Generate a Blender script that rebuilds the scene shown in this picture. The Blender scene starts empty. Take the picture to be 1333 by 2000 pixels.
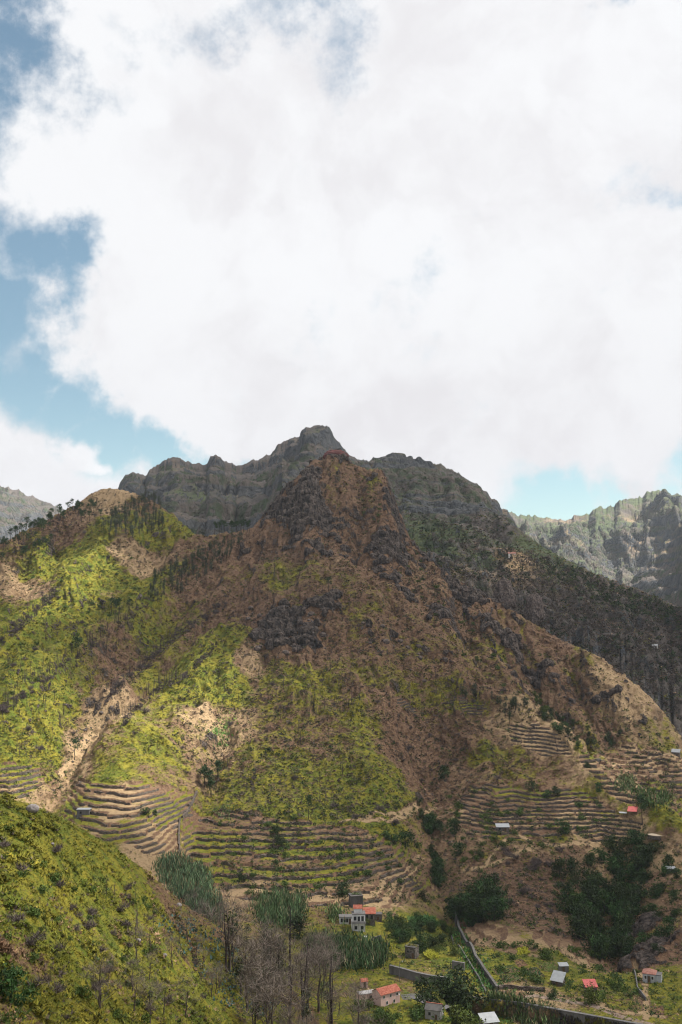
import bpy, bmesh, math, random
import numpy as np
from mathutils import Vector, Matrix

# ------------------------------------------------------------------ camera
FPX = 1950.0                                  # focal length in photo pixels (1333 x 2000)
PITCH = math.atan(230 / FPX)
scene = bpy.context.scene
cam = bpy.data.cameras.new('camera')
cam.sensor_fit = 'VERTICAL'; cam.sensor_height = 36.0; cam.lens = 36.0 * FPX / 2000.0
cam.clip_start = 0.5; cam.clip_end = 60000
camo = bpy.data.objects.new('camera', cam); scene.collection.objects.link(camo)
camo.rotation_euler = (math.pi / 2 + PITCH, 0, 0)
scene.camera = camo

# ------------------------------------------------------------------ light
SUN_EL, SUN_AZ = math.radians(57), math.radians(78)      # azimuth from +Y towards +X
SUNV = np.array([math.sin(SUN_AZ) * math.cos(SUN_EL), math.cos(SUN_AZ) * math.cos(SUN_EL), math.sin(SUN_EL)])
sl = bpy.data.lights.new('sun', 'SUN'); sl.energy = 5.0; sl.angle = math.radians(0.5); sl.color = (1, .95, .86)
so = bpy.data.objects.new('sun', sl); scene.collection.objects.link(so)
so.rotation_euler = Vector(-SUNV).to_track_quat('-Z', 'Y').to_euler()
scene.view_settings.view_transform = 'Standard'; scene.view_settings.look = 'None'
scene.view_settings.gamma = 1; scene.view_settings.exposure = 1.25
cy = scene.cycles
cy.max_bounces = 4; cy.diffuse_bounces = 2; cy.glossy_bounces = 1; cy.transmission_bounces = 1
cy.volume_bounces = 1; cy.transparent_max_bounces = 12; cy.caustics_reflective = False
cy.use_denoising = True; cy.filter_width = 1.1


def px_dir(px, py):
    """photo pixel -> (x/Y, z/Y) of its ray from the viewpoint"""
    v = 1000.0 - py
    yf = FPX * math.cos(PITCH) - v * math.sin(PITCH)
    return (px - 666.5) / yf, (FPX * math.sin(PITCH) + v * math.cos(PITCH)) / yf


def at(px, py, Y):
    s, t = px_dir(px, py)
    return (s * Y, Y, t * Y)


# ------------------------------------------------------------------ node helper
class NT:
    def __init__(self, tree):
        self.t = tree; tree.nodes.clear()

    def n(self, typ, **kw):
        nd = self.t.nodes.new(typ)
        for k, v in kw.items():
            if isinstance(k, str) and hasattr(nd, k) and k != 'inputs':
                setattr(nd, k, v)
        return nd

    def l(self, a, b):
        self.t.links.new(a, b)

    def put(self, sock, v):
        if isinstance(v, bpy.types.NodeSocket): self.l(v, sock)
        else: sock.default_value = v

    def math(self, op, a, b=None, c=None, clamp=False):
        nd = self.n('ShaderNodeMath', operation=op); nd.use_clamp = clamp
        self.put(nd.inputs[0], a)
        if b is not None: self.put(nd.inputs[1], b)
        if c is not None: self.put(nd.inputs[2], c)
        return nd.outputs[0]

    def vmath(self, op, a, b=None, scale=None):
        nd = self.n('ShaderNodeVectorMath', operation=op)
        self.put(nd.inputs[0], a)
        if b is not None: self.put(nd.inputs[1], b)
        if scale is not None: self.put(nd.inputs['Scale'], scale)
        return nd.outputs['Value'] if op in ('DISTANCE', 'DOT_PRODUCT', 'LENGTH') else nd.outputs[0]

    def noise(self, vec, scale, detail=4, rough=.5, dist=0, dim='3D'):
        nd = self.n('ShaderNodeTexNoise'); nd.noise_dimensions = dim
        if vec is not None: self.l(vec, nd.inputs['Vector'])
        nd.inputs['Scale'].default_value = scale; nd.inputs['Detail'].default_value = detail
        nd.inputs['Roughness'].default_value = rough; nd.inputs['Distortion'].default_value = dist
        return nd

    def mr(self, v, a, b, c=0.0, d=1.0, smooth=True):
        nd = self.n('ShaderNodeMapRange'); nd.interpolation_type = 'SMOOTHSTEP' if smooth else 'LINEAR'
        self.put(nd.inputs[0], v)
        for i, q in enumerate((a, b, c, d)): self.put(nd.inputs[i + 1], q)
        return nd.outputs[0]

    def mix(self, f, a, b, blend='MIX'):
        nd = self.n('ShaderNodeMix'); nd.data_type = 'RGBA'; nd.blend_type = blend
        self.put(nd.inputs[0], f)
        for s, v in ((nd.inputs[6], a), (nd.inputs[7], b)):
            if isinstance(v, tuple) and len(v) == 3: v = v + (1,)
            self.put(s, v)
        return nd.outputs[2]

    def attr(self, name, out='Fac'):
        nd = self.n('ShaderNodeAttribute'); nd.attribute_name = name
        return nd.outputs[out]


# ------------------------------------------------------------------ sky
world = bpy.data.worlds.new('World'); scene.world = world; world.use_nodes = True
w = NT(world.node_tree)
sky = w.n('ShaderNodeTexSky'); sky.sky_type = 'NISHITA'; sky.sun_disc = False
sky.sun_elevation = SUN_EL; sky.sun_rotation = SUN_AZ; sky.altitude = 600
sky.air_density = 1.0; sky.dust_density = 1.0; sky.ozone_density = 1.5
tc = w.n('ShaderNodeTexCoord')
D0 = w.vmath('NORMALIZE', tc.outputs['Generated'])


def dirv(px, py):
    s, t = px_dir(px, py); return Vector((s, 1, t)).normalized()


nw = w.noise(D0, 5.0, 9, .55)
off = w.vmath('SCALE', w.vmath('SUBTRACT', nw.outputs['Color'], (.5, .5, .5)), scale=.20)
D1 = w.vmath('ADD', D0, off)
nw2 = w.noise(D0, 26.0, 8, .6)
off2 = w.vmath('SCALE', w.vmath('SUBTRACT', nw2.outputs['Color'], (.5, .5, .5)), scale=.035)
D1 = w.vmath('ADD', D1, off2)
# openings in the cloud: photo position of the centre, radius (px), strength
HOLES = [(-60, 30, 170, 1), (0, 150, 130, .9), (95, 170, 60, .55), (-60, 250, 120, .7), (10, 370, 60, .6), (-70, 440, 130, .9),
         (30, 500, 110, 1), (-30, 620, 130, 1.1), (60, 770, 110, 1.1), (150, 800, 90, 1), (210, 880, 90, 1.1), (300, 905, 70, 1.1), (400, 910, 60, 1),
         (480, 900, 50, .8), (265, 60, 60, .40), (360, 60, 80, .40), (430, 60, 90, .46), (500, 30, 70, .42), (600, 10, 100, .62), (680, 60, 80, .36), (700, 140, 70, .26), (230, 130, 50, .3), (1220, 5, 60, .9), (1160, -10, 45, .7),
         (1245, 420, 60, .24), (1230, 110, 70, .34), (1180, 60, 60, .3), (1060, 990, 100, 1.25), (1180, 985, 90, 1.2), (1010, 1010, 70, 1.2), (1300, 975, 80, 1.0), (1300, 735, 50, .2), (560, 890, 30, .5)]
PUFFS = [(-20, 900, 125, 1.5), (85, 925, 90, 1.4), (150, 905, 55, 1.3), (180, 935, 38, 1.1), (30, 720, 50, .6), (128, 790, 18, .45), (15, 850, 45, .8)]


def blobs(lst):
    acc = None
    for (px, py, r, k) in lst:
        c = dirv(px, py)
        d = w.vmath('DISTANCE', D1, tuple(c))
        b = w.mr(d, r / FPX * 1.45, r / FPX * .15, 0.0, float(k))
        acc = b if acc is None else w.math('MAXIMUM', acc, b)
    return acc


holes = blobs(HOLES); puffs = blobs(PUFFS)
soft = w.noise(D0, 10.0, 12, .68)
cov = w.math('ADD', w.math('SUBTRACT', 1.0, holes), w.math('MULTIPLY', w.math('SUBTRACT', soft.outputs['Fac'], .5), 1.9))
cov = w.math('MAXIMUM', cov, w.math('SUBTRACT', w.math('ADD', puffs, w.math('MULTIPLY', w.math('SUBTRACT', soft.outputs['Fac'], .5), 1.5)), .25))
mask = w.mr(cov, .12, .85)
shade_n = w.noise(D1, 4.2, 9, .62)
shade_f = w.noise(D1, 14.0, 8, .55)
sh = w.math('ADD', w.math('MULTIPLY', shade_n.outputs['Fac'], .7), w.math('MULTIPLY', shade_f.outputs['Fac'], .3))
sepz = w.n('ShaderNodeSeparateXYZ'); w.l(D0, sepz.inputs[0])
low = w.mr(sepz.outputs[2], .34, .12)                       # the cloud base over the peaks is greyer
grey = w.math('ADD', w.mr(sh, .58, .38, 0, .50), w.math('MULTIPLY', w.math('MULTIPLY', low, w.math('SUBTRACT', 1.0, puffs, clamp=True)), .32), clamp=True)
ccol = w.mix(grey, (.408, .41, .418), (.318, .306, .318))
skyc = w.mix(1.0, sky.outputs[0], (.071, .073, .059), 'MULTIPLY')
out = w.mix(mask, skyc, ccol)
bg = w.n('ShaderNodeBackground'); w.l(out, bg.inputs[0]); bg.inputs[1].default_value = 1.0
wo = w.n('ShaderNodeOutputWorld'); w.l(bg.outputs[0], wo.inputs[0])
world.cycles.sampling_method = 'MANUAL'; world.cycles.sample_map_resolution = 512

# ------------------------------------------------------------------ numeric noise
RNG = np.random.RandomState(7)
_P = RNG.permutation(512); _P = np.concatenate([_P, _P])
_ang = RNG.rand(512) * 2 * np.pi
_GX, _GY = np.cos(_ang), np.sin(_ang)


def pn(x, y):
    xi = np.floor(x).astype(np.int64); yi = np.floor(y).astype(np.int64)
    xf = x - xi; yf = y - yi
    u = xf * xf * xf * (xf * (xf * 6 - 15) + 10); v = yf * yf * yf * (yf * (yf * 6 - 15) + 10)

    def g(ix, iy, dx, dy):
        h = _P[(_P[ix & 511] + iy) & 511]
        return _GX[h] * dx + _GY[h] * dy
    a = g(xi, yi, xf, yf); b = g(xi + 1, yi, xf - 1, yf)
    c = g(xi, yi + 1, xf, yf - 1); d = g(xi + 1, yi + 1, xf - 1, yf - 1)
    return (a + u * (b - a) + v * ((c + u * (d - c)) - (a + u * (b - a)))) * 1.4


def fbm(x, y, s, o=5, g=.5, seed=0):
    x = x / s + seed * 17.3; y = y / s - seed * 9.7
    r = 0; a = 1.0; n = 0
    for i in range(o):
        r = r + a * pn(x, y); n += a; a *= g
        x, y = x * 1.97 + y * .31 + 5.2, y * 1.97 - x * .31 + 1.3
    return r / n


def ridged(x, y, s, o=5, g=.5, seed=0):
    x = x / s + seed * 13.1; y = y / s + seed * 7.9
    r = 0; a = 1.0; n = 0; wgt = 1
    for i in range(o):
        v = (1 - np.abs(pn(x, y))) ** 2
        r = r + a * v * wgt; n += a; wgt = np.clip(v * 1.6, 0, 1); a *= g
        x, y = x * 2.03 + y * .27 + 3.1, y * 2.03 - x * .27 + 8.4
    return r / n


_G3 = RNG.normal(size=(512, 3)); _G3 /= np.linalg.norm(_G3, axis=1)[:, None]


def pn3(x, y, z):
    xi, yi, zi = (np.floor(v).astype(np.int64) for v in (x, y, z)); xf, yf, zf = x - xi, y - yi, z - zi
    u, v, w_ = (q * q * q * (q * (q * 6 - 15) + 10) for q in (xf, yf, zf)); acc = 0
    for i in (0, 1):
        for j in (0, 1):
            for k in (0, 1):
                g = _G3[_P[(_P[(_P[(xi + i) & 511] + yi + j) & 511] + zi + k) & 511]]
                d = g[..., 0] * (xf - i) + g[..., 1] * (yf - j) + g[..., 2] * (zf - k)
                acc = acc + d * (u if i else 1 - u) * (v if j else 1 - v) * (w_ if k else 1 - w_)
    return acc * 1.4


def crag3(x, y, z, s, o=4, g=.55, seed=0):
    """ridged 3-D noise, the same on a wall as on a floor"""
    x, y, z = x / s + seed * 7.7, y / s - seed * 3.1, z / s + seed * 5.3; r = 0; a = 1.0; n = 0
    for i in range(o):
        r = r + a * (1 - 2 * np.abs(pn3(x, y, z))); n += a; a *= g
        x, y, z = x * 2.03 + 3.3, y * 2.03 + 7.1, z * 2.03 + 1.7
    return r / n


def sst(v, a, b):
    t = np.clip((v - a) / (b - a), 0, 1); return t * t * (3 - 2 * t)


# ------------------------------------------------------------------ mesh helpers
COL = scene.collection


def mesh_np(name, V, F, mats, smooth=True, mi=None, attrs=None, cols=None):
    """V (n,3); F (m,k) with k = 3 or 4"""
    me = bpy.data.meshes.new(name)
    V = np.ascontiguousarray(V, np.float32); F = np.ascontiguousarray(F, np.int32)
    me.vertices.add(len(V)); me.vertices.foreach_set('co', V.ravel())
    me.loops.add(F.size); me.loops.foreach_set('vertex_index', F.ravel())
    me.polygons.add(len(F)); k = F.shape[1]
    me.polygons.foreach_set('loop_start', np.arange(0, F.size, k, dtype=np.int32))
    try: me.polygons.foreach_set('loop_total', np.full(len(F), k, np.int32))
    except Exception: pass
    for m in (mats if isinstance(mats, (list, tuple)) else [mats]): me.materials.append(m)
    if mi is not None: me.polygons.foreach_set('material_index', np.asarray(mi, np.int32))
    me.update(calc_edges=True)
    me.polygons.foreach_set('use_smooth', np.full(len(F), bool(smooth)))
    for kk, a in (attrs or {}).items():
        at_ = me.attributes.new(kk, 'FLOAT', 'POINT'); at_.data.foreach_set('value', np.ascontiguousarray(a, np.float32).ravel())
    if cols is not None:
        ca = me.attributes.new('tint', 'FLOAT_COLOR', 'POINT')
        c4 = np.ones((len(V), 4), np.float32); c4[:, :3] = cols
        ca.data.foreach_set('color', c4.ravel())
    me.validate()
    return me


def link(name, me, parent=None, loc=None, rz=0, sc=None):
    o = bpy.data.objects.new(name, me); COL.objects.link(o)
    if parent is not None: o.parent = parent
    if loc is not None: o.location = loc
    if rz: o.rotation_euler = (0, 0, rz)
    if sc is not None: o.scale = (sc, sc, sc) if not hasattr(sc, '__len__') else sc
    return o


def tag(o, label=None, cat=None, group=None, kind=None):
    if label: o['label'] = label
    if cat: o['category'] = cat
    if group: o['group'] = group
    if kind: o['kind'] = kind
    return o


def thing(name, label, cat, loc=(0, 0, 0), rz=0, group=None):
    o = bpy.data.objects.new(name, None); COL.objects.link(o); o.empty_display_size = .5
    o.location = loc; o.rotation_euler = (0, 0, rz)
    return tag(o, label, cat, group)


# ------------------------------------------------------------------ terrain sheets
class Sheet:
    """height field over rows Y (away from the viewpoint) and columns s = x / Y, so near ground is meshed finer"""

    def __init__(self, Y, s):
        self.Yr = Y; self.s = s
        self.Y = np.repeat(Y[:, None], len(s), 1); self.X = self.Y * s[None, :]
        self.Z = np.zeros_like(self.X)

    def col(self, s):
        f = np.interp(s, self.s, np.arange(len(self.s))); j = int(min(f, len(self.s) - 2)); return j, f - j

    def drop(self, px, py):
        s, t = px_dir(px, py); j, f = self.col(s)
        z = self.Z[:, j] * (1 - f) + self.Z[:, j + 1] * f
        r = z - t * self.Yr
        k = np.where((r[1:] >= 0) & (r[:-1] < 0))[0]
        if len(k) == 0: return None
        k = k[0]; a = -r[k] / (r[k + 1] - r[k]); Y = self.Yr[k] + a * (self.Yr[k + 1] - self.Yr[k])
        return np.array([s * Y, Y, t * Y])

    def z(self, x, Y):
        x = np.asarray(x, float); Y = np.asarray(Y, float)
        fi = np.clip(np.interp(Y, self.Yr, np.arange(len(self.Yr))), 0, len(self.Yr) - 1.001)
        fj = np.clip(np.interp(x / Y, self.s, np.arange(len(self.s))), 0, len(self.s) - 1.001)
        i = fi.astype(int); j = fj.astype(int); a = fi - i; b = fj - j; Z = self.Z
        return (Z[i, j] * (1 - a) + Z[i + 1, j] * a) * (1 - b) + (Z[i, j + 1] * (1 - a) + Z[i + 1, j + 1] * a) * b

    def samp(self, A, x, Y):
        Z = self.Z; self.Z = A; r = self.z(x, Y); self.Z = Z; return r

    def slope(self):
        gy = np.gradient(self.Z, axis=0) / np.gradient(self.Y, axis=0)
        gs = np.gradient(self.Z, axis=1) / np.gradient(self.X, axis=1)
        return np.hypot(gy, gs), gs, gy

    def build(self, name, mat, attrs, crag=None):
        n, m = self.Z.shape
        V = np.stack([self.X, self.Y, self.Z], -1)
        if crag is not None:                            # (amount field, block size, height): broken rock faces, pushed out along the normal
            amt, s, hgt = crag; sel = amt > .03
            du = np.gradient(V, axis=1); dv = np.gradient(V, axis=0); N = np.cross(du, dv); N /= np.linalg.norm(N, axis=2)[..., None] + 1e-9
            x, y, z = V[sel].T; d = crag3(x, y, z * 1.5, s, 4, .55, 3) + .5 * crag3(x, y, z, s * .3, 2, .6, 8)
            V[sel] += N[sel] * (d * hgt * amt[sel])[:, None]
        V = V.reshape(-1, 3)
        idx = np.arange(n * m).reshape(n, m)
        F = np.stack([idx[:-1, :-1], idx[:-1, 1:], idx[1:, 1:], idx[1:, :-1]], -1).reshape(-1, 4)
        me = mesh_np(name, V, F, mat, attrs={k: v.reshape(-1) for k, v in attrs.items()})
        return tag(link(name, me), kind='structure')


def rbf(pts, X, Y, step=10.0, smooth=.02, sx=1.0):
    P = np.array(pts, float)
    q = P[:, :2] / 100.0; q[:, 0] *= sx

    def K(a, b):
        r2 = (a[:, None, 0] - b[None, :, 0]) ** 2 + (a[:, None, 1] - b[None, :, 1]) ** 2
        return np.sqrt(r2 + .01)                        # multiquadric: stays bounded and crisp at ridges
    n = len(P); A = K(q, q); A[np.arange(n), np.arange(n)] -= smooth
    M = np.zeros((n + 3, n + 3)); M[:n, :n] = A; M[:n, n:] = np.c_[np.ones(n), q]; M[n:, :n] = M[:n, n:].T
    sol = np.linalg.solve(M, np.r_[P[:, 2], 0, 0, 0])
    x0, x1, y0, y1 = X.min() - step, X.max() + step, Y.min() - step, Y.max() + step
    gx = np.arange(x0, x1 + step, step); gy = np.arange(y0, y1 + step, step)
    G = np.stack(np.meshgrid(gx, gy), -1).reshape(-1, 2) / 100.0; G[:, 0] *= sx
    out_ = np.empty(len(G))
    for i in range(0, len(G), 20000):
        g = G[i:i + 20000]; out_[i:i + 20000] = K(g, q) @ sol[:n] + sol[n] + g @ sol[n + 1:]
    out_ = out_.reshape(len(gy), len(gx))
    fx = (X - gx[0]) / step; fy = (Y - gy[0]) / step
    i = np.clip(fy.astype(int), 0, len(gy) - 2); j = np.clip(fx.astype(int), 0, len(gx) - 2)
    a = fy - i; b = fx - j
    return (out_[i, j] * (1 - a) + out_[i + 1, j] * a) * (1 - b) + (out_[i, j + 1] * (1 - a) + out_[i + 1, j + 1] * a) * b


def fit_crest(sh, line, reach, smooth_cols=9, clear=0.0):
    """settle the heights so that each crest runs at its surveyed level; fine jaggedness stays"""
    L = sorted([px_dir(p[0], p[1]) for p in line])
    tt = np.interp(sh.s, [a[0] for a in L], [a[1] for a in L])
    T = sh.Z / sh.Y; k = np.argmax(T, axis=0); d = T.max(axis=0) - tt
    w = np.ones(smooth_cols) / smooth_cols
    d = np.convolve(np.pad(d, smooth_cols // 2, 'edge'), w, 'valid'); yk = sh.Yr[k].astype(float)
    yk = np.convolve(np.pad(yk, smooth_cols // 2, 'edge'), w, 'valid')
    wt = sst(sh.Y, yk[None, :] - reach, yk[None, :] - reach * .15)
    sh.Z = sh.Z - d[None, :] * sh.Y * wt


def geo(a, b, step):
    n = int(math.log(b / a) / step) + 1
    return a * np.exp(np.linspace(0, math.log(b / a), n))

# ================================================================== the middle mountain and the valley floor
MR = [  # crest points (photo px, photo py, distance): ground falls away behind them
    (640, 895, 884), (647, 887, 885), (656, 884, 885), (666, 885, 886), (674, 891, 887), (617, 899, 880), (628, 897, 882), (606, 905, 878), (590, 925, 872), (560, 955, 862), (525, 1000, 850), (495, 1030, 842), (462, 1040, 850), (435, 1040, 858), (405, 1048, 862),
    (375, 1040, 872), (345, 1012, 900), (310, 985, 915), (270, 965, 925), (232, 955, 930), (205, 954, 930), (180, 963, 925), (150, 985, 915), (120, 1001, 905), (80, 1022, 880), (40, 1042, 860), (0, 1062, 840), (-100, 1100, 800),
    (680, 903, 888), (692, 908, 889), (706, 912, 890), (714, 918, 888), (722, 915, 887), (740, 917, 885), (749, 923, 882), (754, 935, 880), (764, 962, 872), (774, 990, 866), (786, 1020, 860), (794, 1046, 852), (812, 1070, 845), (830, 1087, 840),
    (870, 1118, 832), (907, 1145, 820), (962, 1172, 800), (1017, 1203, 785), (1097, 1250, 765), (1167, 1280, 750), (1227, 1325, 730), (1267, 1360, 715), (1312, 1415, 700), (1345, 1465, 690), (1430, 1550, 670)]
MC = [
    (650, 950, 845), (620, 1000, 818), (605, 940, 838), (598, 1010, 812), (600, 1080, 785), (650, 1090, 775), (650, 1112, 760), (560, 1090, 790), (520, 1090, 800), (700, 1040, 820), (740, 1080, 810),
    (720, 1000, 838), (720, 950, 862), (700, 935, 872), (655, 915, 870), (780, 1110, 800), (830, 1150, 785), (650, 1168, 712), (560, 1170, 720), (480, 1175, 732), (740, 1175, 722), (800, 1215, 710), (640, 1262, 678), (560, 1275, 668), (500, 1275, 668), (740, 1265, 680), (700, 1110, 772),
    (640, 1350, 632), (640, 1430, 594), (640, 1500, 556), (640, 1560, 522), (640, 1600, 500), (640, 1650, 474), (640, 1700, 448), (640, 1760, 420), (700, 1790, 402),
    (500, 1290, 660), (455, 1380, 606), (425, 1450, 567), (405, 1500, 540), (390, 1560, 505), (370, 1620, 470), (350, 1680, 440),
    (540, 1350, 625), (540, 1450, 575), (520, 1560, 520), (520, 1620, 487),
    (470, 1180, 735), (430, 1240, 690), (375, 1310, 635), (320, 1370, 590), (260, 1430, 552), (200, 1490, 520), (150, 1530, 497), (250, 1530, 490), (250, 1600, 455), (250, 1660, 425), (330, 1560, 483), (330, 1640, 445), (150, 1600, 458),
    (360, 1420, 570), (320, 1480, 535),
    (400, 1230, 712), (330, 1310, 662), (280, 1355, 624), (200, 1415, 580), (150, 1470, 541), (110, 1520, 510), (80, 1560, 482),
    (460, 1130, 770), (420, 1180, 732), (340, 1260, 670), (260, 1320, 622), (200, 1375, 587),
    (400, 1150, 768), (310, 1230, 714), (240, 1300, 656), (190, 1345, 620),
    (430, 1070, 835), (350, 1120, 790), (285, 1165, 740), (225, 1210, 690), (150, 1260, 640), (70, 1310, 590), (0, 1370, 550), (-80, 1430, 520),
    (130, 1370, 590), (100, 1450, 540), (30, 1480, 515), (0, 1540, 485), (-60, 1500, 500), (60, 1520, 498),
    (330, 1065, 845), (310, 1085, 828), (260, 1130, 775), (190, 1190, 720), (110, 1240, 668), (40, 1290, 622), (0, 1330, 592),
    (250, 1000, 895), (215, 1045, 845), (170, 1110, 790), (120, 1150, 740), (60, 1200, 690), (0, 1255, 640), (-80, 1310, 600),
    (130, 1070, 835), (70, 1130, 785), (0, 1170, 742), (-80, 1180, 740),
    (840, 1200, 745), (900, 1290, 692), (960, 1340, 667), (1010, 1380, 647), (1067, 1425, 622), (1107, 1455, 602), (1147, 1500, 577), (1187, 1535, 554), (1257, 1570, 532), (1312, 1620, 507), (1345, 1660, 492), (1430, 1720, 470),
    (930, 1230, 762), (1000, 1300, 738), (1060, 1360, 712), (1110, 1410, 685), (1150, 1450, 660), (1200, 1500, 630), (1260, 1550, 602), (1333, 1590, 582), (1430, 1640, 560),
    (1250, 1440, 682), (1333, 1480, 662), (1333, 1540, 620), (1180, 1340, 718), (1120, 1330, 728), (1230, 1400, 702), (1050, 1280, 752), (980, 1230, 770),
    (960, 1450, 614), (960, 1530, 574), (960, 1580, 546), (960, 1640, 514), (960, 1700, 480), (960, 1760, 443), (960, 1800, 408), (960, 1850, 375), (960, 1900, 347), (960, 1960, 320),
    (1100, 1530, 568), (1100, 1600, 532), (1100, 1650, 507), (1100, 1720, 470), (1100, 1790, 425), (1100, 1840, 385), (1100, 1900, 349), (1100, 1965, 319),
    (1200, 1620, 522), (1200, 1700, 487), (1200, 1780, 440), (1200, 1850, 385), (1280, 1650, 497), (1280, 1720, 452), (1280, 1800, 410), (1280, 1870, 370), (1333, 1710, 450), (1333, 1800, 398), (1333, 1880, 357), (1333, 1960, 322), (1430, 1780, 410), (1430, 1880, 352), (1430, 1980, 315),
    (830, 1520, 580), (845, 1600, 540), (850, 1680, 495), (870, 1760, 444), (880, 1810, 402), (760, 1580, 522), (760, 1660, 478), (760, 1720, 444), (760, 1790, 405), (780, 1850, 373), (700, 1840, 378), (700, 1900, 348), (745, 1950, 324), (760, 1990, 306), (880, 1900, 345), (880, 1980, 308), (880, 1860, 370),
    (740, 1350, 640), (740, 1430, 600), (850, 1260, 705), (850, 1400, 642), (850, 1480, 600), (760, 1500, 560),
    (700, 2100, 272), (1100, 2100, 272), (1400, 2100, 272), (400, 1760, 405), (400, 1850, 370), (250, 1760, 390), (100, 1680, 420), (0, 1640, 445), (-100, 1660, 440), (500, 1700, 442), (500, 1780, 403), (500, 1880, 360), (300, 1980, 310), (0, 1980, 320)]
pts = [at(*p) for p in MR + MC]
for p in MR:
    x, y, z = at(*p)
    kf = .35 if p[0] > 1080 else 1.0; pts.append((x * 1.07, y + 60, z - 38 * kf)); pts.append((x * 1.15, y + 150, z - 105 * kf))
NXD = 1.0
main = Sheet(geo(228, 1060, .0011), np.linspace(-.50, .50, 1100))
X, Y = main.X, main.Y
Z = rbf(pts, X, Y, 8.0, .03)
Z0 = Z.copy()

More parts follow.
